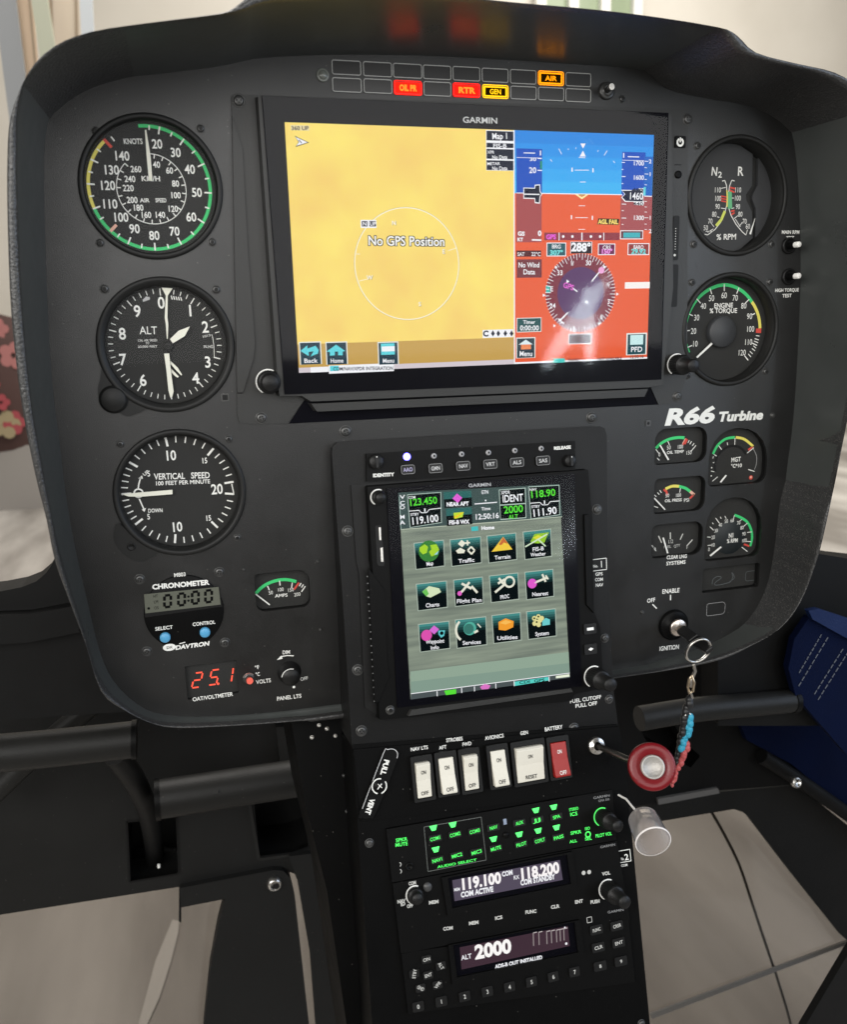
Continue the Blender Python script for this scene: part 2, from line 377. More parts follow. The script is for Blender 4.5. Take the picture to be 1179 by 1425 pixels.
# face plate with the cut-outs of the instruments
kA, kL, kV, kC = K(100,150,5.126), K(120,370,5.126), K(130,580,5.126), K(170,770,4.066)
kR, kT, kS, kU = K(930,140,4.735), K(900,360,4.226), K(880,560,5.36), K(880,720,5.36)
def boxc(k, x0, x1, y0, y1):
    a = F.pix(*k(x0, (y0+y1)/2)); c = F.pix(*k(x1, (y0+y1)/2)); d = F.pix(*k((x0+x1)/2, y0)); e = F.pix(*k((x0+x1)/2, y1))
    return ((a[0]+c[0])/2, (d[1]+e[1])/2)
C_ASI = boxc(kA, 45, 1070, 40, 1080); C_ALT = boxc(kL, 70, 1055, 70, 1050); C_VSI = boxc(kV, 130, 1090, 82, 990)
C_RPM = boxc(kR, 140, 765, 218, 1030); C_TRQ = boxc(kT, 205, 770, 70, 755)
WIN = {'amm': prr(F, kC(745,118), kC(1068,300), [6,6,8,3], 0), 'oilt': prr(F, kS(175,200), kS(553,440), [3,8,9,9], 0), 'oilp': prr(F, kS(170,572), kS(540,802), [3,8,7,4], 0),
       'mgt': prr(F, kS(585,205), kS(998,595), [4,8,26,22], 0), 'ng': prr(F, kU(560,-130), kU(955,285), [4,8,26,22], 0), 'fuel': prr(F, kU(150,60), kU(522,270), [4,8,8,5], 0),
       'volt': prr(F, kC(352,640), kC(660,790), 1, 0), 'hobbs': prr(F, kU(530,385), kU(945,515), 2, 0)}
HOLES = [circ(c, 38.5) for c in (C_ASI, C_ALT, C_VSI, C_RPM, C_TRQ)]+list(WIN.values())
b = panel.mb(); b.prism([p[:2] for p in loop(lambda o, i, z: edge(o, i, z))], -2, 0, PLATE, HOLES, back=False); b.done('face_plate', panel.root)
b = panel.mb(); b.flat([p[:2] for p in loop(lambda o, i, z: edge(o, i, z))], -42, DARK); b.done('back_plate', panel.root)
def tscrew(t, q, r=2.6, z=0, st=0, mat=None, name='screw'):
    class V: pass
    v = V(); v.fr = t.fr; v.org = t.org; v.pix = t.fr.pix; v.root = t.root
    return screw_at(v, q, r, z, st, mat, name)
def screw_at(t, q, r, z, st, mat, name):
    c = t.fr.pix(*q, z); key = (round(r, 2), st, mat.name if mat else ''); mm = mat or SCR
    if key not in SCREW:
        b = MB(t.fr)
        b.lathe((0, 0), [(r*1.3, 0), (r*1.3, .3), (r*1.08, .35), (r*1.04, .1), (r, .1), (r, .9), (r*.85, 1.35), (r*.55, 1.5)], mm, 20)
        b.disc((0, 0), r*.56, 1.48, mm if st == 2 else DARK, 6 if st == 1 else 20)
        if st == 0:
            b.line((-r*.5, 0), (r*.5, 0), r*.25, 1.6, SCR); b.line((0, -r*.5), (0, r*.5), r*.25, 1.61, SCR)
        tmp = b.done(name); SCREW[key] = tmp.data; bpy.data.objects.remove(tmp)
    o = bpy.data.objects.new(name, SCREW[key]); COL.objects.link(o); o.parent = t.root
    o.location = ((c[0]-t.org[0])*.001, (c[1]-t.org[1])*.001, z*.001); o.rotation_euler[2] = random.uniform(0, 1.5)
    return o
for q, r, st in (((481,600.5),3.3,0),((823.5,581),3.3,0),((1075.6,578),1.8,2),((339,792.5),.9,2),((446,876),.9,2),((442,781),.9,2),((894,852),1.3,2)): tscrew(panel, q, r, 0, st)
# square nut plate and small printed frames on the face
b = panel.mb(); z = .25
for q in ((902, 589),): 
    c = F.pix(*q); b.prism(rrect(c[0]-2.1, c[1]-2.1, c[0]+2.1, c[1]+2.1, .5, 2), 0, .8, SCR); b.disc(c, 1.1, .85, DARK, 16)
b.done('square_plug', panel.root, .15)
b = panel.mb(); z = .12
b.ptext('R66', kS(238,168), kS(606,146), 21.5, z, pbr('logo_silver', (.74,.75,.72), .4), 2, .27)
b.ptext('Turbine', kS(640,141), kS(972,124), 12.6, z, pbr('logo_silver', (.74,.75,.72), .4), 2, .22)
b.done('logo', panel.root)
PLQ = [[('MAIN RPM', kR(750,878), kR(868,878), 5), ('TEST', kR(780,916), kR(832,914), 4.6)], [('HIGH TORQUE', kT(757,196), kT(897,192), 4.6), ('TEST', kT(800,228), kT(855,226), 4.8)],
 [('CLEAR LNG', kU(258,312), kU(410,302), 5), ('SYSTEMS', kU(255,358), kU(400,345), 5)], [('ENABLE', kU(224,570), kU(354,558), 6), (None, kU(288,578), kU(288,618), .9)],
 [('OFF', kU(112,638), kU(174,628), 5.6), (None, kU(153,648), kU(185,680), .9)], [('IGNITION', kU(203,996), kU(352,980), 6)],
 [('OAT/VOLTMETER', kC(398,838), kC(626,806), 5.4)], [('PANEL LTS', kC(875,834), kC(1014,816), 5.4)], [('OFF', kC(1008,722), kC(1052,714), 4.6)],
 [('°F', kC(752,658), kC(777,652), 5), ('°C', kC(755,696), kC(780,692), 5), ('VOLTS', kC(758,740), kC(842,728), 5.4)]]
z = .12
def placard(t, rows, z, m=WHITE, bold=1, name='placard_print'):
    b = t.mb()
    for s_, p, q, h in rows:
        if s_ is None: b.pline(p, q, h, z, m)
        else: b.ptext(s_, p, q, h, z, m, bold)
    return b.done(name, t.root)
for rows in PLQ: placard(panel, rows, z, bold=1)
b = panel.mb(); b.ptext('DIM', kC(906,571), kC(950,568), 5, z, WHITE)
b.lines(b.pc([kC(*q) for q in ((900,584),(935,578),(970,580))], z), .7, z, WHITE); b.pflat([kC(874,604), kC(900,578), kC(908,596)], z, WHITE); b.done('placard_print', panel.root)
b = panel.mb(); c0 = prr(F, kU(560,645), kU(692,718), [1.5,3.2,3.2,1.5]); b.lines(c0, .35, z, pbr('print_grey', (.3,.3,.3), .6), True); b.done('outlined_plug', panel.root)

# ---------------------------------------------------------------- round instruments
def bezel(t, c, r=41.3, rin=36.6, depth=-7, top=2.4, mat=BEZ2, inner=None):
    b = t.mb(); n = 72
    b.lathe(c, [(r, 0), (r, top*.6), (r-.8, top), (r-2.6, top), (r-3.4, top-.8), (rin+.8, top-1.4), (rin, top-2.2), (rin, depth)], mat, n)
    b.done('bezel', t.root)
def cover(t, c, r, z):
    b = t.mb(); b.disc(c, r, z, COVER, 48); b.done('cover_glass', t.root)
def needle(t, pts, z, mat, name='needle', hub=None, hubr=3.5):
    b = t.mb(); b.prism(pts, z, z+.5, mat)
    if hub: b.lathe(hub, [(hubr, z-1.5), (hubr, z+.6), (hubr*.8, z+.8), (0.01, z+.8)], DIAL, 24)
    return b.done(name, t.root)

# airspeed indicator
t = T('airspeed_indicator', 'round airspeed gauge with green and yellow arc, top of the left column', 'airspeed gauge', F, C_ASI, 'round flight gauges on the left')
bezel(t, C_ASI, rin=38, depth=-5); z = -5; c = F.pix(*kA(559,575), z); R = 36.0
b = t.mb(); b.disc(c, 38.4, z, DIAL, 72); dial = b.done('dial', t.root)
z += .15; b = t.mb()
P = lambda q: F.pix(*kA(*q), z)
angs = [pang(c, P(q)) % 360 for q in ((620,165),(790,235),(930,405),(990,608),(940,820),(775,965),(592,1010),(405,955),(262,858),(175,712),(145,545),(170,385),(262,262))]
b.arc(c, R-1.9, R, -6, 180, z, GREEN, 44); b.arc(c, R-1.9, R, 180, angs[9], z, GREEN, 18); b.arc(c, R-1.9, R, angs[9], angs[12], z, YEL, 20)
z += .1
for i, a in enumerate(angs[:-1]):
    if i != 8: b.tick(c, R-4.6, R-.1, a, .9, z, WHITE)
    b.tick(c, R-3.2, R-.6, (a+angs[i+1])/2, .8, z, WHITE)
b.tick(c, R-3.2, R-.6, 4, .8, z, WHITE)
b.tick(c, R-6, R, angs[12], 1.7, z, RED); b.tick(c, R-6, R-.6, angs[8]-3, 1.8, z, ORNG); b.tick(c, R-4.4, R-1.4, 325.5, .8, z, WHITE)
for s_, q in (('20',(606,257)),('30',(738,318)),('40',(840,438)),('50',(890,603)),('60',(850,778)),('70',(730,880)),('80',(586,910)),('90',(445,862)),('100',(345,780)),('110',(266,685)),('120',(250,553)),('130',(277,442)),('140',(352,342))):
    b.text(s_, P(q), 5.1, z, WHITE, 0, 2.95*len(s_)+.2, 1)
b.ptext('KNOTS', kA(368,258), kA(505,258), 7.6, z, WHITE); b.ptext('KM/H', kA(494,522), kA(632,524), 7.2, z, WHITE)
b.ptext('AIR', kA(486,674), kA(552,674), 5.6, z, WHITE); b.ptext('SPEED', kA(596,674), kA(674,674), 5.6, z, WHITE)
r2 = 20.2; ci = P((568,580)); b.arc(ci, r2-.45, r2, -2, 316, z, WHITE, 70)
for i in range(22): b.tick(ci, r2-2.6, r2-.2, 10+i*306/21-.5, .6, z, WHITE)
for s_, q in (('40',(602,405)),('60',(695,447)),('80',(738,540)),('100',(737,623)),('120',(718,720)),('140',(626,763)),('160',(526,763)),('180',(470,712)),('200',(428,657)),('220',(400,572)),('240',(412,507)),('260',(455,437))):
    b.text(s_, P(q), 3.5, z, WHITE, 0, 2.05*len(s_)+.1, 1)
b.done('dial_print', dial)
zz = -3; needle(t, [F.pix(*kA(*q), zz) for q in ((519,160),(529,158),(560,345),(574,520),(548,522),(532,345))], zz, CREAM)
cover(t, C_ASI, 38, 0)
for q in ((279,179),(295,337),(139,338),(133,182)): tscrew(t, q, 2.0, 0, 1)

# altimeter
t = T('altimeter', 'round altitude gauge marked ALT with three white hands', 'altimeter', F, C_ALT, 'round flight gauges on the left')
bezel(t, C_ALT, rin=36.2, depth=-6); z = -6
P = lambda q: F.pix(*kL(*q), z)
c = P((566,562)); R = abs(P((970,562))[0]-P((160,562))[0])/2
b = t.mb(); b.disc(C_ALT, 36.6, z, DIAL, 72); dial = b.done('dial', t.root)
z += .15; b = t.mb()
for i in range(50):
    a = -1+i*7.2; b.tick(c, R-(4.2 if i % 5 == 0 else 2.9), R, a, .65 if i % 5 == 0 else .5, z, WHITE)
for s_, q in (('0',(533,262)),('1',(740,318)),('2',(848,435)),('3',(866,685)),('4',(780,800)),('6',(403,815)),('7',(258,667)),('8',(255,483)),('9',(362,322))): b.text(s_, P(q), 6.9, z, WHITE, 0, 4.3, 1)
b.ptext('ALT', kL(380,487), kL(506,487), 11, z, WHITE, 0)
for s_, y in (('CAL AIR SPEED', 540), ('TO', 560), ('20,000 FEET', 584)):
    w_ = 140 if y != 560 else 26; x0 = 436-w_/2; b.ptext(s_, kL(x0, y), kL(x0+w_, y-2), 3.2, z, WHITE, 0)
b.ptext('IN.HG', kL(836,586), kL(905,586), 4.2, z, WHITE, 0); b.lines(b.pc([kL(*q) for q in ((893,488),(903,520),(910,580),(912,650))], z), .35, z, WHITE)
b.ptext('1013', kL(828,516), kL(888,500), 3.5, z, WHITE, 0)
for i in range(5): b.pline(kL(604+i*17,212+i*3), kL(612+i*17,240+i*2), .6, z, WHITE)
b.pflat([kL(*q) for q in ((400,243),(425,218),(450,222),(452,240),(405,256))], z, pbr('print_grey2', (.45,.45,.45), .5))
b.done('dial_print', dial)
zz = -4.4; Q = lambda q: F.pix(*kL(*q), zz)
needle(t, [Q(q) for q in ((535,155),(615,160),(580,212),(578,370),(584,415),(580,520),(574,520),(566,415),(558,370),(566,212))], zz, CREAM, 'hundreds_hand', F.pix(*kL(585,572), zz), 2.8)
zz = -3.6; needle(t, [Q(q) for q in ((596,522),(658,462),(738,432),(702,500),(616,552))], zz, CREAM, 'thousands_hand')
zz = -4.0; needle(t, [Q(q) for q in ((554,626),(590,624),(604,760),(622,895),(612,936),(598,938),(585,888),(570,740))], zz, CREAM, 'main_hand')
zz = -5.2; b = t.mb()
b.pflat([kL(*q) for q in ((598,676),(650,725),(682,775),(676,782),(640,745),(600,700))], zz, CREAM); b.pflat([kL(*q) for q in ((604,732),(660,790),(650,797),(632,786),(606,760))], zz, CREAM)
b.done('low_altitude_flag', t.root)
cover(t, C_ALT, 36.2, -.5)
for q in ((300.5,403),(145,402)): tscrew(t, q, 2.2, 0, 1)
b = t.mb(); c = F.pix(313,553); b.prism(rrect(c[0]-2.4, c[1]-2.4, c[0]+2.4, c[1]+2.4, .4, 2), 0, .7, SCR); b.prism(rrect(c[0]-1.7, c[1]-1.7, c[0]+1.7, c[1]+1.7, .3, 2), .6, .8, DARK); b.done('square_plug', t.root)
def ear(t, pts, z1=1.6):     # flange lobe beside the bezel, butting against it
    P_ = []
    for x, y in smooth_path([F.pix(*q) for q in pts], 3, True):
        d = math.hypot(x-t.org[0], y-t.org[1]); k_ = max(1, 41.0/d); P_.append((t.org[0]+(x-t.org[0])*k_, t.org[1]+(y-t.org[1])*k_))
    b = t.mb(); b.prism(P_, 0, z1, BEZ2); return b.done('flange_lobe', t.root, .4)
ear(t, [kL(*q) for q in ((150,690),(95,820),(82,900),(110,990),(220,1035),(290,1072),(360,1050),(430,1000),(400,800))])
b = t.mb(); cq = F.pix(*kL(190,955), 5); b.lathe(cq, [(8.6, 1.6), (8.6, 2.0), (7.6, 2.3), (7.4, 4), (6.8, 4.6), (0.01, 4.6)], BEZ2, 36); b.done('baro_knob', t.root)

# vertical speed indicator
t = T('vertical_speed_indicator', 'round gauge lettered VERTICAL SPEED with one level white needle', 'vertical speed gauge', F, C_VSI, 'round flight gauges on the left')
bezel(t, C_VSI, rin=36.8, depth=-6); z = -6; P = lambda q: F.pix(*kV(*q), z)
c = P((607,524)); R = abs(P((1012,524))[0]-P((202,524))[0])/2
b = t.mb(); b.disc(C_VSI, 37.2, z, DIAL, 72); dial = b.done('dial', t.root)
z += .15; b = t.mb()
MJ = [((205,552),270),((265,330),0),((515,160),0),((850,232),0),((1010,462),0),((1012,552),0),((890,795),0),((580,895),0),((302,765),0)]
aj = [pang(c, P(q)) for q, _ in MJ]
def between(a0, a1, n):
    d = (a1-a0+540) % 360-180
    for i in range(1, n): b.tick(c, R-4.1, R, a0+d*i/n, .75, z, WHITE)
for a in aj: b.tick(c, R-6, R, a, 1.35, z, WHITE)
between(aj[0], aj[1], 5); between(aj[1], aj[2], 5); between(aj[2], aj[3], 5); between(aj[3], aj[4], 5)
between(aj[5], aj[6], 5); between(aj[6], aj[7], 5); between(aj[7], aj[8], 5); between(aj[8], aj[0], 5)
b.pline(kV(985,478), kV(1000,545), .7, z, WHITE)
for s_, q, h in (('10',(547,275),6.3),('10',(592,785),6.3),('20',(880,515),6.6)): b.text(s_, P(q), h, z, WHITE, 0, h*1.15, 1)
for s_, q, r_ in (('15',(790,312),0),('15',(818,722),0),('5',(393,405),0),('5',(392,712),0)): b.text(s_, P(q), 3.6, z, WHITE, r_, 1.95*len(s_), 1)
b.ptext('VERTICAL', kV(432,448), kV(652,442), 8.4, z, WHITE); b.ptext('SPEED', kV(695,440), kV(830,437), 8.4, z, WHITE)
b.ptext('100 FEET PER MINUTE', kV(438,490), kV(832,474), 5.6, z, WHITE); b.ptext('UP', kV(362,424), kV(398,396), 4.4, z, WHITE); b.ptext('DOWN', kV(388,684), kV(494,680), 5.4, z, WHITE)
b.lines(b.pc([kV(*q) for q in ((318,510),(322,480),(336,430))], z), .8, z, WHITE); b.pflat([kV(*q) for q in ((318,440),(345,418),(352,442))], z, WHITE)
b.lines(b.pc([kV(*q) for q in ((325,585),(345,630),(360,662))], z), .8, z, WHITE); b.pflat([kV(*q) for q in ((342,662),(374,650),(362,678))], z, WHITE)
cc = P((320,545)); b.arc(cc, 2.2, 3.2, 0, 360, z, WHITE, 24)
b.done('dial_print', dial)
zz = -4; needle(t, [F.pix(*kV(*q), zz) for q in ((205,553),(262,545),(562,520),(563,551),(330,570),(250,568))], zz, CREAM)
cover(t, C_VSI, 36.8, -.5)
for q in ((318,611),(330,748),(167,618)): tscrew(t, q, 2.0, 0, 1)
e = ear(t, [kV(*q) for q in ((190,760),(150,800),(145,880),(200,965),(290,1022),(350,1028),(400,1005),(450,970),(450,850))])
b = t.mb(); cc = F.pix(*kV(270,922)); b.lathe(cc, [(2.6, 1.6), (2.6, 2), (1.8, 2.1), (1.6, 1.7), (.01, 1.7)], DARK, 20); b.done('adjusting_screw', t.root)

# dual tachometer
t = T('dual_tachometer', 'round rotor and engine rpm gauge marked N2 and R, upper right', 'tachometer', F, C_RPM, 'round engine gauges on the right')
bezel(t, C_RPM, rin=37.6, depth=-15); z = -12; P = lambda q: F.pix(*kR(*q), z)
b = t.mb(); b.disc(C_RPM, 37.7, z-3, DIAL, 60); b.done('dial_floor', t.root)
b = t.mb(); out = [P(kq) for kq in ((560,352),(556,560),(515,620),(518,655),(556,735),(560,905),(470,985),(330,1005),(150,820),(150,400),(330,270),(470,290))]
b.prism(smooth_path(out[:6], 1)+out[6:], z-2.6, z, pbr('dial_slate', (.03,.031,.033), .55)); dial = b.done('dial', t.root)
b = t.mb(); out2 = [P(q) for q in ((597,380),(592,560),(560,620),(557,650),(580,715),(578,910),(680,760),(690,560),(650,420))]
b.prism(out2, z-2.6, z, pbr('dial_slate', (.03,.031,.033), .55)); b.done('dial_side', t.root)
z += .15; b = t.mb()
b.ptext('N', kR(284,492), kR(326,496), 12, z, WHITE); b.ptext('2', kR(330,506), kR(356,507), 8, z, WHITE); b.ptext('R', kR(458,494), kR(496,494), 12.5, z, WHITE)
b.ptext('% RPM', kR(320,918), kR(452,914), 8, z, WHITE)
def pts(l): return b.pc([kR(*q) for q in l], z)
b.lines(pts([(358,530),(376,526),(387,560),(391,620),(388,690),(378,730),(350,800),(310,850),(262,885),(242,880)]), .6, z, WHITE)
b.lines(pts([(440,530),(422,524),(408,560),(402,600),(398,640),(400,700),(416,755),(450,815),(488,862),(515,886),(526,850)]), .6, z, WHITE)
b.lines(pts([(389,590),(392,640),(390,700)]), 1.0, z+.05, YEL); b.lines(pts([(376,728),(352,785),(318,825)]), 2.2, z+.05, pbr('lime', (.6,.66,.12), .6))
b.lines(pts([(407,600),(408,650),(410,712)]), 3.6, z+.04, pbr('print_teal_green', (.12,.42,.2), .6))
for y in (632, 648, 664): b.pline(kR(350,y-3), kR(388,y+3), .9, z+.05, RED)
for p, q in (((408,572),(444,580)),((406,590),(440,604)),((416,730),(440,724)),((418,752),(440,738))): b.pline(kR(*p), kR(*q), 1.2, z+.05, RED)
for s_, q in (('110',(328,588)),('100',(330,644)),('90',(328,697)),('80',(306,748)),('70',(280,794)),('50',(250,838))): b.text(s_, P(q), 3.6, z, WHITE, 0, 1.9*len(s_), 0)
for s_, q in (('110',(462,588)),('100',(460,642)),('90',(462,698)),('80',(478,748)),('70',(506,795)),('60',(528,828))): b.text(s_, P(q), 3.6, z, WHITE, 0, 1.9*len(s_), 0)
for p, q in (((352,578),(382,572)),((414,642),(436,642)),((350,708),(378,712)),((420,712),(438,706)),((436,778),(462,758)),((325,765),(340,770)),((278,800),(305,832)),((472,828),(492,800)),((262,868),(300,845)),((445,780),(478,832)),((300,860),(250,862))): b.pline(kR(*p), kR(*q), .45, z, WHITE)
b.done('dial_print', dial)
zz = -9; needle(t, [F.pix(*kR(*q), zz) for q in ((536,880),(546,882),(574,775))], zz, WHITE)
cover(t, C_RPM, 37.6, -1)
for q in ((971,203),(966,340),(1074,340)): tscrew(t, q, 2.2, 0, 1)

# torque gauge
t = T('torque_gauge', 'round engine torque gauge with green, yellow and red arc', 'torque gauge', F, C_TRQ, 'round engine gauges on the right')
bezel(t, C_TRQ, rin=37.4, depth=-12); z = -9; P = lambda q: F.pix(*kT(*q), z)
b = t.mb(); b.disc(C_TRQ, 37.5, z, DIAL, 60); dial = b.done('dial', t.root)
z += .15; b = t.mb(); c = P((452,430)); R = (abs(P((677,400))[0]-P((219,430))[0])/2+abs(P((460,143))[1]-c[1]))/2
rad = lambda q: math.hypot(P(q)[0]-c[0], P(q)[1]-c[1])
def parc(q0, q1, m, wd=2.4):
    a0, a1 = pang(c, P(q0)), pang(c, P(q1)); a1 += 360 if a1 < a0 else 0; n = 16
    for i in range(n):
        s0, s1 = i/n, (i+1)/n; r0 = rad(q0)+(rad(q1)-rad(q0))*s0; r1 = rad(q0)+(rad(q1)-rad(q0))*s1; vs = []
        for s_, r_ in ((s0, r0), (s1, r1)):
            a = math.radians(a0+(a1-a0)*s_); vs += [(c[0]+(r_-wd)*math.sin(a), c[1]+(r_-wd)*math.cos(a)), (c[0]+r_*math.sin(a), c[1]+r_*math.cos(a))]
        b.flat([vs[0], vs[1], vs[3], vs[2]], z, m)
parc((243,558), (219,430), GREEN); parc((219,430), (300,225), GREEN); parc((300,225), (460,143), GREEN); parc((460,143), (628,248), GREEN); parc((628,248), (677,408), YEL); parc((677,408), (675,437), RED, 4.6)
z += .06
for p, q in (((236,524),(270,510)),((224,424),(256,422)),((244,322),(274,336)),((295,234),(320,262)),((375,175),(385,208)),((459,148),(459,190)),((546,170),(532,205)),((606,238),(582,262)),((640,322),(622,330)),((618,494),(652,510)),((578,570),(600,598))): b.pline(kT(*p), kT(*q), .75, z, WHITE)
for p, q in (((645,452),(666,455)),((638,470),(662,478)),((634,484),(658,494)),((630,512),(646,526)),((622,528),(640,542)),((610,545),(626,560)),((600,560),(616,578))): b.pline(kT(*p), kT(*q), .6, z, WHITE)
for s_, q in (('10',(286,500)),('20',(278,425)),('30',(296,346)),('40',(336,278)),('50',(384,232)),('60',(458,215)),('70',(523,230)),('80',(574,276)),('90',(608,338)),('100',(612,413)),('110',(600,490)),('120',(562,552))): b.text(s_, P(q), 4.3, z, WHITE, 0, 2.4*len(s_), 0)
b.ptext('ENGINE', kT(398,290), kT(510,286), 6.5, z, WHITE, 1); b.ptext('% TORQUE', kT(372,320), kT(534,318), 6.5, z, WHITE, 1)
b.done('dial_print', dial)
b = t.mb(); cc = F.pix(*kT(455,430), -4); b.lathe(cc, [(11.5, -9), (11.5, -5), (10.5, -4), (.01, -4)], pbr('hub_slate', (.035,.037,.04), .5), 40); b.done('hub_cap', t.root)
zz = -6.5; needle(t, [F.pix(*kT(*q), zz) for q in ((292,578),(300,584),(408,484),(400,476))], zz, WHITE)
cover(t, C_TRQ, 37.4, -1)
for q in ((963.4,393),(1071.6,392.7),(1065.6,517),(957,523)): tscrew(t, q, 2.1, 0, 1)

# ---------------------------------------------------------------- chronometer
cc = boxc(kC, 80, 612, 85, 572)
t = T('chronometer', 'round digital chronometer reading 00:00 with two blue buttons', 'chronometer', F, cc)
b = t.mb(); b.lathe(cc, [(25.5, 0), (25.5, 1), (25, 1.4), (.01, 1.4)], BEZ, 64); b.done('case', t.root)
b = t.mb(); z = 1.5
lcdq = [kC(*q) for q in ((122,232),(545,190),(566,300),(128,362))]
b.prism(b.pc(lcdq, 1.5), 1.3, 1.9, DARK); b.done('lcd_frame', t.root, .3)
z = 2.0; b = t.mb(); LCD = pbr('lcd_olive', (.115,.12,.095), .5, spec=.1); b.pflat([kC(*q) for q in ((122,232),(545,190),(556,290),(130,340))], z, LCD); l = b.done('lcd', t.root)
b = t.mb(); z += .1; LD = pbr('lcd_segment', (.004,.004,.004), .6, spec=.05)
def seg7(ch, q, w_, h_, sl, z, m, th, kk):
    SG = {'0':'abcdef','1':'bc','2':'abged','5':'afgcd'}[ch]; x, y = q
    ptsd = {'a':((0,0),(1,0)),'b':((1,0),(1,.5)),'c':((1,.5),(1,1)),'d':((0,1),(1,1)),'e':((0,.5),(0,1)),'f':((0,0),(0,.5)),'g':((0,.5),(1,.5))}
    for s_ in SG:
        (u0, v0), (u1, v1) = ptsd[s_]; du, dv = (u1-u0)*.09, (v1-v0)*.14
        u0 += du; u1 -= du; v0 += dv; v1 -= dv
        b.pline(kk(x+u0*w_+sl*(1-v0)*h_, y+v0*h_-u0*w_*.13), kk(x+u1*w_+sl*(1-v1)*h_, y+v1*h_-u1*w_*.13), th, z, m)
for x, y in ((238,240),(317,230),(395,220),(470,212)): seg7('0', (x, y), 36, 66, .0, z, LD, 1.7, kC)
for y in (245, 268): b.disc(F.pix(*kC(374, y), z), .8, z, LD, 10)
for s_, x, y in (('HT',175,252),('LM',178,284),('OS',180,318)): b.ptext(s_, kC(x,y), kC(x+26,y-3), 4, z, LD, 0)
b.disc(F.pix(*kC(149,312), z), .9, z, LD, 8)
b.done('lcd_print', l)
for q in ((242,478),(468,449)):
    b = t.mb(); c = F.pix(*kC(*q), 3); b.lathe(c, [(3.4, 1.4), (3.4, 3.2), (2.9, 3.8), (.01, 3.9)], pbr('button_blue', (.09,.36,.62), .4), 24); b.done('button', t.root)
z = 1.52
placard(t, [('M803', kC(292,134), kC(360,128), 5.2)], z, bold=1); placard(t, [('CHRONOMETER', kC(170,204), kC(490,176), 6.6)], z, bold=2); placard(t, [('SELECT', kC(186,438), kC(286,426), 4.8)], z, bold=1); placard(t, [('CONTROL', kC(398,412), kC(526,398), 4.8)], z, bold=1)
b = t.mb(); b.ptext('DAVTRON', kC(300,546), kC(492,520), 5.6, z, WHITE, 2, .2)
b.flat([(F.pix(*kC(266,532), z)[0]+4.2*math.cos(i*PI/8), F.pix(*kC(266,532), z)[1]+2.5*math.sin(i*PI/8)) for i in range(16)], z, WHITE)
b.ptext('DX', kC(250,542), kC(284,537), 3.4, z+.1, DARK, 1); b.pline(kC(322,512), kC(356,503), .6, z, WHITE)
b.done('case_print', t.root)
for q in ((194,806),(305,796),(313,894),(204,906.5)): tscrew(t, q, 2.7, 0, 0)

# ---------------------------------------------------------------- small gauges in windows
def wingauge(name, label, cat, key, depth=-6, group='small gauges set in panel windows'):
    wl = WIN[key]; c = (sum(p[0] for p in wl)/len(wl), sum(p[1] for p in wl)/len(wl))
    t = T(name, label, cat, F, c, group)
    b = t.mb(); n = len(wl)
    ring(b, [[(*p, -1.9) for p in wl], [(*p, depth) for p in wl]], DARK); b.done('window_wall', t.root)
    b = t.mb(); b.flat(wl, depth, DIAL); d = b.done('dial', t.root)
    b = t.mb(); b.flat(wl, -1.2, COVER); b.done('cover_glass', t.root)
    return t, d
def band(b, k, pts, wd, z, m, kk=4): b.lines([p[:2] for p in smooth_path([(*b.fr.pix(*k(*q), z), 0) for q in pts], kk)], wd, z, m)
t, d = wingauge('ammeter', 'small gauge with green arc marked AMPS left of centre console', 'ammeter', 'amm'); z = -5.85; b = t.mb()
band(b, kC, [(753,230),(790,192),(840,164),(895,150),(940,150),(985,160)], 2.2, z, GREEN)
b.pline(kC(1000,166), kC(972,205), 1.3, z+.05, RED); z += .06
for p, q in (((822,185),(832,208)),((890,155),(893,182)),((962,166),(958,196)),((1012,168),(1002,186)),((1025,176),(1014,194)),((1036,186),(1014,218))): b.pline(kC(*p), kC(*q), .7, z, WHITE)
for s_, q in (('50',(840,222)),('100',(895,205)),('150',(952,207)),('200',(990,232))): b.text(s_, F.pix(*kC(*q), z), 2.6, z, WHITE, 3, 1.5*len(s_), 0)
b.ptext('AMPS', kC(865,250), kC(936,244), 4.4, z, WHITE); b.done('dial_print', d)
needle(t, [F.pix(*kC(*q), -4.5) for q in ((752,232),(758,228),(836,288),(832,293))], -4.5, WHITE)

t, d = wingauge('oil_temperature_gauge', 'small gauge marked OIL TEMP directly under the R66 lettering', 'oil temperature gauge', 'oilt'); z = -5.85; b = t.mb()
band(b, kS, [(178,342),(225,300),(285,272),(345,262),(392,264)], 2.2, z, GREEN); z += .06
b.pline(kS(405,268), kS(380,318), 1.2, z, RED); b.pline(kS(414,275), kS(395,312), 1.2, z, RED); b.pline(kS(398,270), kS(376,308), .6, z+.05, ORNG)
for p, q in (((178,350),(205,385)),((268,290),(280,318)),((428,282),(418,302)),((445,290),(432,312)),((464,304),(450,324)),((478,320),(440,366)),((188,415),(205,432))): b.pline(kS(*p), kS(*q), .6, z, WHITE)
for s_, q in (('50',(275,336)),('100',(360,330)),('150',(424,374)),('0',(205,388))): b.text(s_, F.pix(*kS(*q), z), 3.0, z, WHITE, 2, 1.7*len(s_), 0)
b.ptext('OIL TEMP', kS(260,385), kS(386,375), 4, z, WHITE); b.done('dial_print', d)
needle(t, [F.pix(*kS(*q), -4.5) for q in ((204,320),(212,316),(276,426),(266,431))], -4.5, WHITE)

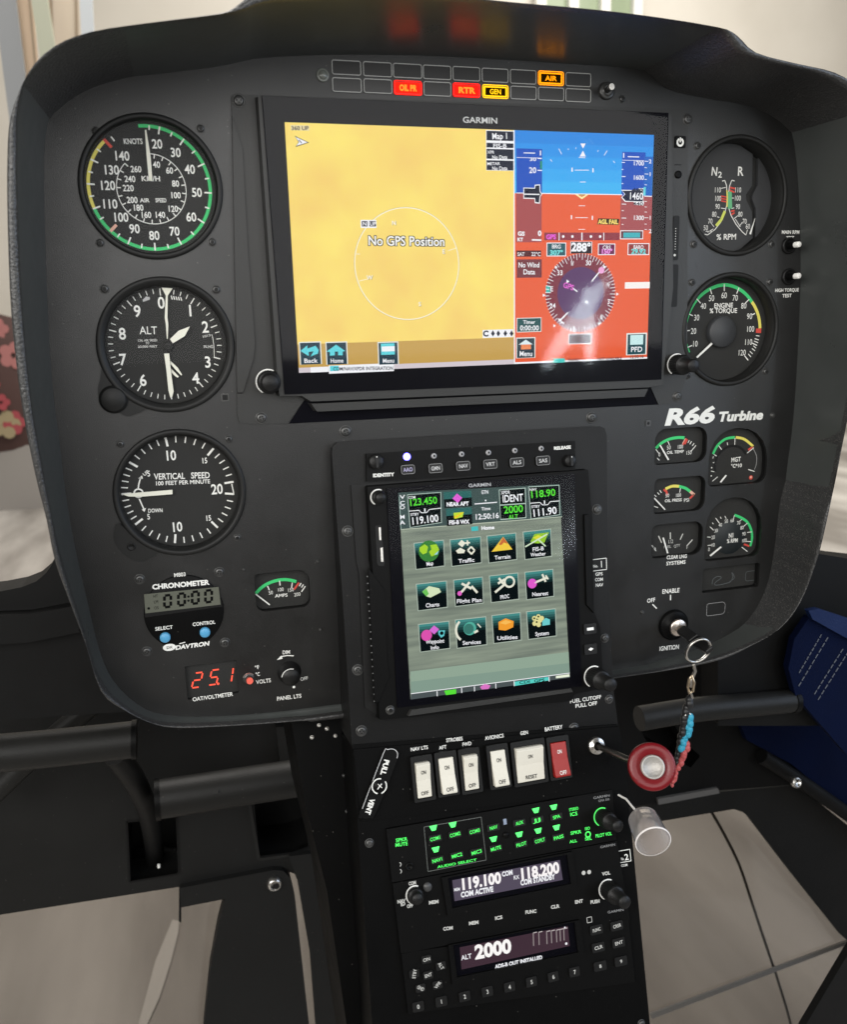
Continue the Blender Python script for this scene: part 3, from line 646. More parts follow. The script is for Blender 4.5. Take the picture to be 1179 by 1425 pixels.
t, d = wingauge('oil_pressure_gauge', 'small gauge marked OIL PRESS with red, yellow and green arc', 'oil pressure gauge', 'oilp'); z = -5.85; b = t.mb()
band(b, kS, [(250,645),(300,625),(352,626)], 2.2, z, YEL); band(b, kS, [(352,626),(400,640),(435,665)], 2.2, z, GREEN); band(b, kS, [(435,665),(466,690)], 2.2, z, ORNG, 1); b.pline(kS(464,684), kS(432,716), 1.6, z, RED)
b.pline(kS(238,648), kS(250,662), 1.6, z, RED); b.pline(kS(254,655), kS(264,690), 1.6, z, RED); z += .06
for p, q in (((362,640),(356,672)),((168,690),(182,704)),((190,672),(204,688)),((208,655),(220,674)),((165,775),(195,785))): b.pline(kS(*p), kS(*q), .6, z, WHITE)
for s_, q in (('50',(264,694)),('100',(346,692)),('PSI',(408,728))): b.text(s_, F.pix(*kS(*q), z), 2.8, z, WHITE, 2, 1.7*len(s_), 0)
b.ptext('OIL PRESS', kS(244,745), kS(372,736), 4, z, WHITE); b.done('dial_print', d)
needle(t, [F.pix(*kS(*q), -4.5) for q in ((160,716),(168,710),(248,796),(242,802))], -4.5, WHITE)

t, d = wingauge('gas_temperature_gauge', 'domed gauge with green to yellow arc, upper of the two domed gauges', 'gas temperature gauge', 'mgt'); z = -5.85; b = t.mb()
band(b, kS, [(605,385),(640,320),(700,272),(768,260)], 2.0, z, GREEN); band(b, kS, [(775,260),(840,275),(905,328)], 2.0, z, YEL); band(b, kS, [(905,328),(868,355)], 1.6, z, RED, 1)
band(b, kS, [(905,345),(930,400),(928,460),(915,500)], .5, z, pbr('print_grey', (.3,.3,.3), .6)); z += .06
for p, q in (((648,322),(678,365)),((712,298),(714,318)),((770,266),(766,330)),((612,388),(645,408)),((910,338),(860,378)),((868,500),(915,515)),((640,555),(600,588)),((590,512),(625,520)),((604,448),(628,462)),((608,402),(604,418))): b.pline(kS(*p), kS(*q), .55, z, WHITE)
for q in ((595,487),(612,450),(592,548)): b.disc(F.pix(*kS(*q), z), .6, z, WHITE, 8)
b.ptext('MGT', kS(740,446), kS(812,438), 6.2, z, WHITE, 1); b.ptext('°C×10'.replace('×', '*'), kS(738,488), kS(820,482), 5, z, WHITE, 1)
b.disc(F.pix(*kS(888,560), z), 1.7, z, RED, 16); b.disc(F.pix(*kS(888,557), z), .9, z+.05, ORNG, 12); b.done('dial_print', d)
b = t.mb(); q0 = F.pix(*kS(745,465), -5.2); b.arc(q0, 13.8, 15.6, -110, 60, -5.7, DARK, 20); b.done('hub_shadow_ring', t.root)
needle(t, [F.pix(*kS(*q), -4.5) for q in ((654,594),(664,598),(706,545),(698,540))], -4.5, WHITE)

t, d = wingauge('gas_generator_gauge', 'domed N1 rpm gauge with green arc on its right, lower domed gauge', 'rpm gauge', 'ng'); z = -5.85; b = t.mb()
band(b, kU, [(765,-18),(820,5),(865,40),(892,100),(896,165),(882,215)], 2.0, z, GREEN); b.pline(kU(878,215), kU(836,200), 1.4, z, RED); z += .06
for p, q in (((565,210),(602,205)),((562,146),(588,148)),((582,70),(610,96)),((600,40),(608,50)),((625,5),(652,42)),((660,-4),(666,10)),((694,-10),(704,10)),((765,-16),(756,24)),((820,14),(806,26)),((862,42),(836,66)),((894,108),(860,112)),((890,182),(852,178)),((862,255),(820,222))): b.pline(kU(*p), kU(*q), .55, z, WHITE)
for s_, q in (('0',(575,238)),('10',(605,205)),('20',(606,148)),('30',(628,98)),('40',(660,55)),('50',(704,28)),('60',(748,22)),('70',(796,40)),('80',(822,76)),('90',(836,122)),('100',(838,172))): b.text(s_, F.pix(*kU(*q), z), 3.0, z, WHITE, 2, 1.6*len(s_), 0)
b.ptext('N1', kU(722,155), kU(762,148), 6.4, z, WHITE, 1); b.ptext('% RPM', kU(708,192), kU(790,184), 5.4, z, WHITE, 1); b.done('dial_print', d)
b = t.mb(); q0 = F.pix(*kU(735,150), -5.2); b.lathe(q0, [(14, -5.8), (14, -5.3), (13.6, -5), (.01, -5)], pbr('hub_teal_black', (.012,.016,.018), .5), 36); hubp = b.done('hub_cap', t.root)
hubp.location.z -= .0008
needle(t, [F.pix(*kU(*q), -4.3) for q in ((578,282),(586,290),(668,222),(660,216))], -4.3, WHITE)

t, d = wingauge('fuel_quantity_gauge', 'small gauge marked FUEL with plain white scale, no colours', 'fuel gauge', 'fuel'); z = -5.85; b = t.mb(); GW = pbr('print_soft_white', (.55,.55,.52), .6)
for p, q in (((148,208),(180,250)),((198,138),(222,190)),((286,112),(287,162)),((380,122),(360,166)),((452,166),(410,212)),((155,222),(178,232))): b.pline(kU(*p), kU(*q), .9, z, GW)
for s_, q in (('1/2',(288,180)),('F',(412,222))): b.text(s_, F.pix(*kU(*q), z), 3, z, GW, 3, 2*len(s_)*.8, 0)
b.ptext('FUEL', kU(236,232), kU(292,226), 3.8, z, GW, 0); b.ptext('QTY', kU(312,226), kU(360,216), 3.8, z, GW, 0); b.done('dial_print', d)
needle(t, [F.pix(*kU(*q), -4.5) for q in ((226,152),(236,150),(270,265),(260,267))], -4.5, WHITE)

t, d = wingauge('hour_meter', 'dark unlit window with faint scribble, below the lower domed gauge', 'hour meter', 'hobbs', group='dark meters'); z = -5.8; b = t.mb(); GD = pbr('faint_grey', (.09,.10,.105), .4)
b.lines([p[:2] for p in smooth_path([(*F.pix(*kU(*q), z), 0) for q in ((598,500),(606,462),(640,440),(668,450),(628,480),(615,500),(640,505),(690,495),(735,480),(752,445),(745,408),(765,450),(730,478))], 3)], .6, z, GD)
b.lines(prr(F, kU(850,405), kU(935,465), 2, z), .4, z, GD, True); b.done('dial_print', d)

# voltmeter
t, d = wingauge('voltmeter_display', 'red glowing digital readout showing 25.1 above the voltmeter lettering', 'voltmeter', 'volt', -3, 'digital readouts'); z = -2.8; b = t.mb(); RG = glow(255, 92, 70, 1.5)
seg7('2', (392,678), 44, 84, .24, z, RG, 1.0, kC); seg7('5', (488,662), 44, 84, .22, z, RG, 1.0, kC)
b.pline(kC(628,650), kC(624,682), 1.0, z, RG); b.pline(kC(622,690), kC(617,724), 1.0, z, RG); b.disc(F.pix(*kC(542,738), z), .9, z, RG, 10); b.done('digits', d)
t['group'] if False else None
t = T('unit_selector_switch', 'small toggle with red tip beside the 25.1 readout', 'toggle switch', F, F.pix(*kC(715,705)))
b = t.mb(); q0 = F.pix(*kC(716,706)); b.lathe(q0, [(4.2, 0), (4.2, .9), (3.2, 1.3), (2.6, 1.6), (2.4, 2.2)], SCR, 24, cap=True); b.arc(q0, 3.6, 4.4, -70, 50, 1.4, SILVER); b.done('collar', t.root)
q1 = F.pix(*kC(722,722), 10); b = t.mb(); b.tube([(*q0, 1.5), (q1[0]*.4+q0[0]*.6, q1[1]*.4+q0[1]*.6, 5), (*q1, 10)], 1.4, pbr('toggle_red', (.75,.1,.06), .35), 12, taper=2.3); b.done('lever', t.root)
# dimmer knob
qd = F.pix(*kC(945,672)); t = T('dimmer_knob', 'black round dimmer knob with white dot above PANEL LTS', 'knob', F, qd)
b = t.mb(); b.lathe(qd, [(8.2, 0), (8.2, 1), (6.8, 1.6), (6.4, 9), (5.8, 10.2), (.01, 10.4)], KNOB, 30); k = b.done('knob_body', t.root)
b = t.mb(); b.disc(F.pix(*kC(962,733), 10.5) if False else (qd[0]+1.5, qd[1]-6.9), .9, 10.6, WHITE, 12); b.arc(qd, 6.0, 6.5, -80, 20, 9.9, WHITE); 
b.done('white_mark', k)
# push buttons at the right edge
for q, tip, lab in (((1098,342),(1107,346),'white push button below the MAIN RPM TEST lettering'), ((1098,385),(1105,386),'white push button above the HIGH TORQUE TEST lettering')):
    c = F.pix(*q); t = T('test_button', lab, 'push button', F, c, 'test buttons at the right edge')
    b = t.mb(); b.lathe(c, [(6, 0), (6, 1.5), (5.2, 2), (4.6, 2), (4.2, 1), (2.8, 1)], DARK, 28); b.lathe(c, [(2.7, .5), (2.7, 8)], BEZ, 24); b.done('collar', t.root)
    b = t.mb(); b.lathe(c, [(2.1, 1), (2.1, 11.4), (1.7, 12), (.01, 12.1)], pbr('button_white', (.85,.84,.8), .35), 24); b.done('plunger', t.root)

# ================================================================ annunciator lights
kN = K(420,0,2.563)
ca = F.pix(640, 115)
t = T('annunciator_strip', 'two rows of white outlined warning lights above the large display', 'warning light strip', F, ca)
top = [(106,215,210,270),(218,221,320,276),(325,227,427,281),(432,233,531,286),(538,238,634,291),(642,244,735,296),(743,249,834,302),(843,254,932,307),(941,260,1029,311)]
bot = [(108,278,212,331),(220,282,321,335),(328,288,427,341),(434,292,531,345),(539,297,634,349),(644,303,735,353),(744,308,835,357),(843,312,933,361),(941,317,1029,366)]
LIT = {(0,7): ((255,150,10), 'AIR'), (1,2): ((255,30,18), 'OIL PR'), (1,4): ((255,26,18), 'RTR'), (1,5): ((250,190,20), 'GEN')}
OUTL = pbr('outline_grey', (.42,.42,.40), .5)
for r_, row in enumerate((top, bot)):
    for i, (x0, y0, x1, y1) in enumerate(row):
        a = F.pix(*kN(x0, y0)); c = F.pix(*kN(x1, y1)); pts_ = rrect(a[0], a[1], c[0], c[1], 1.1, 3); lit = LIT.get((r_, i))
        b = t.mb(); b.prism(pts_, 0, .7, pbr('lens_black', (.016,.016,.016), .3))
        ins = rrect(a[0]+.7, a[1]-.7, c[0]-.7, c[1]+.7, .7, 3)
        if lit:
            g = glow(*lit[0], 1.9)
            n = len(pts_); b.flat(ins, .78, g)
        b.lines(pts_, .5, .95, OUTL if not lit else glow(*lit[0], 2.2), True)
        o = b.done('warning_light', t.root)
        if lit:
            b = t.mb(); cx, cy = (a[0]+c[0])/2, (a[1]+c[1])/2
            dk = glow(255, 150, 50, 1.3) if lit[0][1] < 100 else glow(30, 20, 3)
            if i in (5, 7): b.flat(rrect(a[0]+1.8, a[1]-1.5, c[0]-1.8, c[1]+1.5, .3, 2), .86, dk); b.text(lit[1], (cx, cy), 3.0, .92, g, 0, 8, 1)
            else: b.text(lit[1], (cx, cy), 3.4, .86, dk, 0, 11, 2)
            b.done('light_legend', o); o['label'] = 'lit %s warning light lettered %s' % ({(0,7): 'amber', (1,2): 'red', (1,4): 'red', (1,5): 'yellow'}[(r_, i)], lit[1])
c = F.pix(449, 105)
b = t.mb(); b.lathe(c, [(3.9, 0), (3.9, 1), (3.3, 1.4), (2.9, 1.0), (2.6, 1.8), (1.5, 2.4), (.01, 2.6)], pbr('sensor_lens', (.16,.17,.15), .2, spec=.7), 24); b.done('light_sensor', t.root)
c = F.pix(844, 127); t = T('press_to_test_switch', 'small black toggle with silver tip right of the warning lights', 'toggle switch', F, c)
b = t.mb(); b.lathe(c, [(5.6, 0), (5.6, 1.6), (4.6, 2.2), (3.6, 2.2), (3, 3)], SCR, 24, cap=True); b.done('collar', t.root)
e = F.pix(851, 121, 14); b = t.mb(); b.tube([(*c, 1), (e[0]*.5+c[0]*.5, e[1]*.5+c[1]*.5, 7), (*e, 13)], 1.5, KNOB, 12, taper=2.1); b.tube([(*e, 12.8), (e[0], e[1], 15)], 2.0, SILVER, 12); b.done('lever', t.root)
tscrew(panel, (866,138), 1.9, 0, 1)

# ================================================================ main flight display
cm = F.pix(650, 350)
t = T('flight_display', 'large landscape glass display with yellow map and orange attitude screen', 'flight display', F, cm)
def P0(x, y, z=0): return F.pix(x, y, z)
b = t.mb()
pl = [P0(*q, 1.6) for q in ((322,131),(958,152),(957,523),(943,561),(917,563),(905,536),(424,556),(399,589),(352,590),(333,588),(330,575))]
b.prism(pl, -.5, 1.6, CAST); b.done('mounting_plate', t.root, .5)
b = t.mb(); b.prism([P0(*q, .9) for q in ((402,589.5),(424,556),(905,536),(916,563))], -.5, .9, GLASSBLK); b.done('lower_recess', t.root)
# bezel body and its raised sides
b = t.mb()
bo = [P0(*q, 9) for q in ((356,131),(937,156),(940,400),(926,524),(926,536),(905,540),(430,560),(417,552),(386,552),(384,540))]
b.prism(bo, 1.6, 9, CAST, taper=1.5); b.done('bezel', t.root, .8)
b = t.mb(); b.prism([P0(*q, 3.4) for q in ((323,160),(337,205),(345,350),(355,478),(353,500),(338,548),(330,548),(326,350))], 1.6, 3.4, CAST, taper=.8); b.done('side_grip', t.root, .6)
b = t.mb(); b.prism([P0(*q, 10) for q in ((364,133),(931,157),(921,528),(396,549))], 9, 10, GLASSBLK); b.done('glass_border', t.root, .3)
b = t.mb(); b.prism([P0(*q, 8) for q in ((430,562),(905,541),(900,552),(438,573))], 1.6, 8, CAST, taper=1.5); b.done('lower_lip', t.root, .8)
# screen image
ZS = 10.1
def sc(x, y, z=ZS): return F.pix(x, y, z)
GMAP = glow_noise('map_terrain_yellow', (246, 208, 116), (255, 232, 122), 26, 26, 4)
W = glow(245, 246, 250); DK = glow(28, 34, 52)
TL, TR, BR, BL = (396,170), (911,187), (901,497.5), (416.5,518)
def uv(u, v, z=ZS):     # screen coordinates 0..1 from the top left corner
    a = sc(*TL, z); c = sc(*BR, z); return (a[0]+(c[0]-a[0])*u, a[1]+(c[1]-a[1])*v)
a = sc(*TL); c = sc(*BR); c = (c[0], c[1]-.75)
XM = sc(716.5, 340)[0]
def R_(b, x0, y0, x1, y1, z, m): b.flat([(x0, y0), (x1, y0), (x1, y1), (x0, y1)], z, m)
b = t.mb(); R_(b, a[0], a[1], XM, c[1], ZS, GMAP)
map_ = b.done('map_screen', t.root)
kM = K(380,160,3.4676); kW = K(380,360,3.4676); kP = K(700,160,4.535); kQ = K(700,320,4.535)
b = t.mb(); z = ZS+.06
yb = sc(*kW(600, 398))[1]; y3 = sc(*kW(600, 508))[1]
x1 = sc(*kW(240, 450))[0]
R_(b, a[0], yb, XM-.3, y3, z, glow(200, 162, 88)); R_(b, a[0], y3, XM-.3, c[1], z, glow(214, 204, 210))
R_(b, XM-.7, a[1], XM+.1, c[1], z+.05, W)
cc = (sc(*kM(392, 670))[0]*.5+sc(*kM(896, 670))[0]*.5, sc(*kM(640, 440))[1]*.5+sc(*kW(655, 300))[1]*.5); rr = abs(sc(*kM(392, 670))[0]-sc(*kM(896, 670))[0])/2
b.arc(cc, rr-.28, rr+.28, 0, 360, z+.02, glow(255, 250, 225), 64); b.arc(cc, rr+.28, rr+.45, 0, 360, z+.02, glow(176, 150, 90), 64)
for p, q in ((kM(845,655), kM(885,642)), (kW(415,108), kW(455,98)), (kM(400,671), kM(420,671))): b.pline(p, q, .35, z, glow(255,250,225))
z += .06
b.prect(kM(422,506), kM(500,545), z, W); b.prect(kM(428,512), kM(456,538), z+.04, DK); b.prect(kM(464,512), kM(497,538), z+.04, DK)
b.text('N', sc(*kM(442,525)), 2.3, z+.08, W); b.text('UP', sc(*kM(481,525)), 2.3, z+.08, W)
def shadowtext(s_, p0, p1, h, d=1.2, fg=glow(250,250,246), bg=glow(24,22,14)):
    for dx, dy in ((-d,-d),(d,-d),(-d,d),(d,d),(0,-d),(0,d),(d,0),(-d,0)): b.ptext(s_, (p0[0]+dx,p0[1]+dy), (p1[0]+dx,p1[1]+dy), h, z, bg, 1)
    b.ptext(s_, p0, p1, h, z+.05, fg, 1)
shadowtext('No GPS Position', kM(458,628), kM(830,632), 13, .9)
for s_, q in (('N', kM(585,522)), ('E', kM(825,660)), ('W', kW(468,92)), ('S', kW(710,220))): 
    p = sc(*q); b.text(s_, p, 2.6, z, glow(110,90,50)); b.text(s_, (p[0]-.25, p[1]+.2), 2.6, z+.03, glow(255,250,235))
b.pflat([kM(*q) for q in ((104,100),(174,133),(108,155),(122,130))], z-.02, glow(70,60,40)); b.pflat([kM(*q) for q in ((108,106),(166,132),(112,149),(126,130))], z, W)
b.pline(kM(125,120), kM(138,136), .5, z+.02, DK)
b.prect(kM(84,48), kM(176,76), z, glow(236,220,170)); b.ptext('360 UP', kM(88,73), kM(172,73), 5.6, z+.03, DK, 1)
b.prect(kM(1028,72), kM(1166,270), z, W)
for y0, y1 in ((76,126),(134,160),(163,214),(218,268)): b.prect(kM(1031,y0), kM(1161,y1), z+.03, DK)
z2 = z+.07
b.ptext('Map 1', kM(1058,117), kM(1136,115), 8.6, z2, W, 1); b.ptext('FIS-B', kM(1062,158), kM(1128,158), 5.6, z2, W, 1); b.ptext('XPR', kM(1036,186), kM(1068,186), 4, z2, W, 1)
b.ptext('No Data', kM(1058,212), kM(1132,211), 5, z2, W, 1); b.ptext('METAR', kM(1034,242), kM(1096,241), 4, z2, W, 1); b.ptext('No Data', kM(1058,266), kM(1132,265), 5, z2, W, 1)
b.prect(kW(1012,344), kW(1160,378), z, W); b.ptext('C', kW(1014,374), kW(1040,374), 7.6, z2, DK, 2)
for x in (1062, 1088, 1122, 1152): b.pflat([kW(x-9,361), kW(x,345), kW(x+9,361), kW(x,376)], z2, DK)
# soft keys
TEALD = glow(44, 66, 78); CY = glow(100, 214, 224)
for x0, x1_, s_ in ((124,236,'Back'),(252,362,'Home'),(504,608,'Menu')):
    b.prect(kW(x0,402), kW(x1_,508), z, glow(232,236,230)); b.prect(kW(x0+5,407), kW(x1_-5,508), z+.03, TEALD)
    b.ptext(s_, kW(x0+25,503), kW(x1_-22,501), 6, z+.1, W, 1)
b.pflat([kW(*q) for q in ((132,445),(165,418),(166,434),(205,420),(220,440),(216,458),(180,472),(190,456),(195,446),(172,450),(172,470))], z+.08, CY)
b.pflat([kW(*q) for q in ((258,448),(304,415),(348,445),(336,448),(336,466),(314,466),(314,448),(298,448),(298,466),(274,468),(274,450))], z+.08, CY)
b.prect(kW(520,410), kW(588,462), z+.06, CY); b.prect(kW(524,424), kW(588,446), z+.1, W)
b.prect(kW(180,524), kW(268,546), z, W); b.prect(kW(268,516), kW(584,542), z, W)
b.prect(kW(274,518), kW(318,541), z+.03, CY); b.ptext('COM/NAV/XPDR INTEGRATION', kW(290,540), kW(580,536), 4.8, z+.07, DK, 1)
b.done('map_symbols', map_)
# attitude side
b = t.mb(); yh = sc(*kP(500, 500))[1]; z = ZS
SKY = [(44,138,226),(48,150,234),(54,162,240),(60,172,243),(66,182,245)]
xt0, xt1 = sc(*kP(252,400))[0], sc(*kP(745,400))[0]
n = len(SKY)
for i in range(n): R_(b, XM, a[1]+(yh-a[1])*i/n, c[0], a[1]+(yh-a[1])*(i+1)/n, z, glow(*SKY[i]))
R_(b, XM, yh, c[0], c[1], z, glow(234, 98, 62))
att = b.done('attitude_screen', t.root)
b = t.mb(); z = ZS+.06
b.prect(kP(86,210), kP(248,492), z, glow(30,84,190)); b.prect(kP(84,492), kP(245,803), z, glow(168,80,82))
b.prect(kP(755,232), kP(895,512), z, glow(30,84,190)); b.prect(kP(895,262), kP(942,512), z, glow(34,104,196)); b.prect(kP(745,512), kP(938,728), z, glow(168,84,88))
z += .05
b.pline(kP(86,492), kP(252,495), .45, z, W); b.pline(kP(252,495), kP(755,503), .6, z, W); b.pline(kP(895,512), kP(942,514), .6, z, W); b.pline(kP(86,268), kP(245,272), .3, z, W); b.pline(kP(755,285), kP(893,288), .3, z, W)
b.pflat([kP(*q) for q in ((455,500),(500,532),(545,500),(530,500),(500,518),(472,500))], z+.02, glow(255,236,170)); b.pflat([kP(*q) for q in ((480,500),(500,512),(524,500))], z+.02, glow(190,170,110))
for x0, x1_, y in ((455,545,348),(488,524,423),(480,520,573),(458,538,648),(478,520,722)): b.pline(kP(x0,y), kP(x1_,y), .4, z, W)
for x, y in ((438,346),(570,350),(434,646),(566,650)): b.pline(kP(x,y-14), kP(x,y+12), .9, z, W)
b.pflat([kP(*q) for q in ((490,180),(524,180),(507,212))], z, W); b.pflat([kP(*q) for q in ((507,225),(524,262),(486,262))], z, W); b.pline(kP(480,268), kP(522,270), .4, z, W)
for p, q in (((354,212),(372,248)),((660,225),(640,256)),((412,212),(416,220)),((604,222),(600,232)),((462,205),(463,214)),((300,280),(312,294)),((698,290),(708,302))): b.pline(kP(*p), kP(*q), .4, z, W)
for x in range(6): b.pline(kP(515+x*10, 150+(x%3)*12), kP(520+x*10, 156+(x%3)*12), .3, z, glow(120,190,240))
b.ptext('---', kP(132,246), kP(204,248), 5, z, W, 2); b.ptext('---', kP(790,270), kP(862,272), 5, z, W, 2); b.pline(kP(238,225), kP(238,255), .8, z, W); b.pline(kP(764,240), kP(764,270), .8, z, W)
b.ptext('30', kP(168,290), kP(212,290), 4.6, z, W, 1); b.ptext('20', kP(166,366), kP(212,366), 8, z, W, 1); b.pline(kP(222,275), kP(246,275), .5, z, W); b.pline(kP(220,349), kP(248,350), .6, z, W)
b.prect(kP(236,290), kP(248,340), z-.02, glow(40,150,110))
b.pflat([kP(*q) for q in ((130,458),(200,460),(202,440),(236,438),(238,482),(250,500),(238,514),(234,560),(202,556),(200,530),(130,528))], z+.03, W)
b.pflat([kP(*q) for q in ((135,463),(204,465),(207,446),(231,444),(233,484),(244,500),(233,512),(229,553),(206,549),(204,524),(135,522))], z+.06, glow(22,28,50)); b.ptext('---', kP(136,508), kP(232,510), 6, z+.09, W, 2)
for s_, y in (('1700',318),('1600',408),('1500',566),('1300',662)): b.ptext(s_, kP(822 if s_ != '1500' else 830,y), kP(892,y+1), 6.2, z, W, 1)
for y, l in ((299,20),(343,10),(388,24),(432,10),(562,28),(603,12),(650,28),(690,10)): b.pline(kP(752,y), kP(752+l,y+1), .5, z, W)
for y in (292,332,372,406,440,545,580,612,648,688,722): b.pline(kP(896,y), kP(910 if y not in (292,372,648) else 920,y+1), .4, z, W)
for s_, y in (('2',305),('1',386),('1',660),('2',745)): b.ptext(s_, kP(922,y), kP(940,y), 5.4, z, W, 1)
b.pflat([kP(*q) for q in ((748,472),(860,474),(860,462),(888,462),(888,572),(830,566),(828,548),(772,548),(748,520),(770,500))], z+.03, W)
b.pflat([kP(*q) for q in ((754,478),(885,478),(885,546),(776,542),(755,518),(775,500))], z+.06, glow(20,26,56)); b.ptext('1460', kP(795,532), kP(886,534), 9.6, z+.1, W, 1)
b.ptext('480', kP(815,484), kP(886,486), 4.6, z+.12, DK, 2); b.ptext('440', kP(822,570), kP(886,571), 4.6, z+.12, DK, 1); b.prect(kP(890,455), kP(902,508), z, CY)
b.pflat([kP(*q) for q in ((604,652),(736,656),(732,694),(596,690))], z+.02, glow(40,26,14)); b.ptext('AGL FAIL', kP(603,686), kP(728,688), 6, z+.06, glow(255,226,120), 2)
b.ptext('GS', kP(94,760), kP(138,762), 5.6, z, W, 2); b.ptext('0', kP(222,762), kP(244,762), 7, z, W, 2); b.ptext('KT', kP(92,796), kP(128,796), 4.6, z, W, 2); b.pline(kP(184,788), kP(244,790), 1, z, W)
b.prect(kP(262,742), kP(738,790), z, glow(146,60,72)); b.ptext('GPS', kP(274,783), kP(336,783), 6.4, z+.05, glow(236,96,220), 2)
for x in (356,500,638): b.pline(kP(x,742), kP(x,792), .6 if x != 500 else .9, z+.05, W)
for x in (382,440,557,615): b.disc(sc(*kP(x,767), z+.05), .95, z+.05, W, 12)
b.prect(kP(742,728), kP(886,784), z+.02, W); b.prect(kP(747,733), kP(882,779), z+.05, glow(110,54,64)); b.prect(kP(762,742), kP(868,774), z+.08, glow(70,180,190))
b.prect(kQ(86,130), kQ(242,168), z, glow(84,34,40)); b.ptext('SAT', kQ(92,164), kQ(138,164), 5, z+.05, W, 1); b.ptext('22°C', kQ(180,164), kQ(240,165), 5.4, z+.05, W, 1)
b.prect(kQ(88,186), kQ(246,300), z, glow(120,58,66)); b.ptext('No Wind', kQ(98,236), kQ(232,236), 7, z+.05, W, 1); b.ptext('Data', kQ(128,280), kQ(204,280), 7, z+.05, W, 1)
for x0, x1_, y0, y1, s1, s2, cb, ct in ((277,400,80,166,'BRG','307°',glow(40,90,100),glow(120,220,220)),(602,710,86,158,'CRS','150°',glow(110,30,80),glow(240,150,230)),(790,925,84,158,'BARO','29.92',glow(150,60,60),glow(110,220,220))):
    b.prect(kQ(x0,y0), kQ(x1_,y1), z, W); b.prect(kQ(x0+5,y0+5), kQ(x1_-5,y1-5), z+.03, cb); xm = (x0+x1_)/2; wd = (x1_-x0)*.34
    b.ptext(s1, kQ(xm-wd*.7,y0+36), kQ(xm+wd*.7,y0+37), 5.4, z+.08, W, 1); b.ptext(s2, kQ(xm-wd,y1-9), kQ(xm+wd,y1-8), 6.4, z+.08, ct, 2)
b.prect(kQ(428,74), kQ(564,148), z, W); b.prect(kQ(431,76), kQ(560,148), z+.03, glow(40,30,40)); b.ptext('288°', kQ(432,132), kQ(556,136), 11.4, z+.08, W, 2)
# compass rose
hc = sc(*kQ(492, 400)); hr = abs(sc(*kQ(268,400))[0]-sc(*kQ(712,400))[0])/2; hy = hr
b.disc(hc, hr*.985, z, glow(128,56,70), 56); b.disc(hc, hr*.66, z+.03, glow(92,60,104), 48)
for i in range(72):
    aa = i*5+2; b.tick(hc, hr*(.90 if i % 2 else .84), hr*1.0, aa, .42, z+.08, W)
for s_, q in (('W',(438,212)),('30',(540,208)),('33',(360,270)),('E',(308,372)),('24',(314,478)),('N',(665,345)),('3',(668,452)),('6',(622,548)),('S',(365,575)),('12',(440,628))): b.text(s_, sc(*kQ(*q)), 3.2, z+.1, W, 0, 2.2*len(s_), 1)
for q in ((335,235),(640,232),(258,412),(722,405),(610,590),(325,605)): p = sc(*kQ(*q)); b.disc(p, 1.3, z+.1, W, 3)
b.pline(kQ(562,325), kQ(612,262), .9, z+.12, W); b.disc(sc(*kQ(622,255)), 2.3, z+.14, glow(240,170,220), 14); b.pline(kQ(356,578), kQ(412,520), .9, z+.12, W); b.pline(kQ(350,560), kQ(385,590), .9, z+.12, W)
b.pline(kQ(440,365), kQ(472,390), .8, z+.12, W); b.text('GPS', sc(*kQ(415,355)), 3.6, z+.14, glow(240,110,220), -18, 8, 1); b.disc(sc(*kQ(408,325)), 1.5, z+.14, W, 3); b.prect(kQ(272,352), kQ(298,395), z+.05, glow(70,190,180))
b.pflat([kQ(*q) for q in ((525,440),(540,455),(532,470),(518,455))], z+.12, W)
b.prect(kQ(772,330), kQ(928,368), z+.05, glow(250,244,240))
b.prect(kQ(88,556), kQ(244,642), z+.05, glow(230,236,230)); b.prect(kQ(92,560), kQ(240,638), z+.08, glow(36,84,86)); b.ptext('Timer', kQ(128,592), kQ(204,592), 5, z+.12, W, 1); b.ptext('0:00:00', kQ(108,634), kQ(228,634), 7, z+.12, W, 1)
b.prect(kQ(84,680), kQ(206,806), z+.05, glow(230,236,230)); b.prect(kQ(90,686), kQ(200,804), z+.08, glow(48,66,76)); b.ptext('Menu', kQ(104,796), kQ(188,796), 7, z+.12, W, 1)
b.pflat([kQ(*q) for q in ((100,724),(145,692),(190,722))], z+.11, glow(220,236,240)); b.prect(kQ(115,724), kQ(178,752), z+.11, glow(240,140,90))
b.prect(kQ(782,652), kQ(908,786), z+.05, glow(230,236,230)); b.prect(kQ(790,660), kQ(900,782), z+.08, glow(36,76,84)); b.prect(kQ(806,664), kQ(886,722), z+.11, glow(200,236,236)); b.ptext('PFD', kQ(808,770), kQ(882,768), 7, z+.12, W, 1)
b.prect(kQ(414,656), kQ(560,716), z+.05, W); b.prect(kQ(418,660), kQ(556,712), z+.08, glow(90,60,66))
R_(b, XM, sc(*kQ(500,818))[1], c[0], c[1], z+.13, W); b.prect(kQ(320,812), kQ(392,836), z+.16, glow(70,200,190)); b.ptext('TRAFFIC', kQ(410,832), kQ(486,830), 4.2, z+.18, DK, 1); b.ptext('NOT AVAILABLE', kQ(600,824), kQ(752,818), 4, z+.18, DK, 1); b.ptext('12:50:16', kQ(800,812), kQ(890,806), 4, z+.18, glow(30,80,80), 1)
b.done('attitude_symbols', att)
b = t.mb(); b.prism([P0(*q, 10.9) for q in ((365,133.5),(930,157.5),(920,527.5),(397,548.5))], 10.85, 10.9, SCREENGLASS); b.done('glass_front', t.root)
b = t.mb(); b.ptext('GARMIN', (644,170.5), (693,172), 8.2, 10.15, glow(200,202,200), 1); b.done('maker_lettering', t.root)
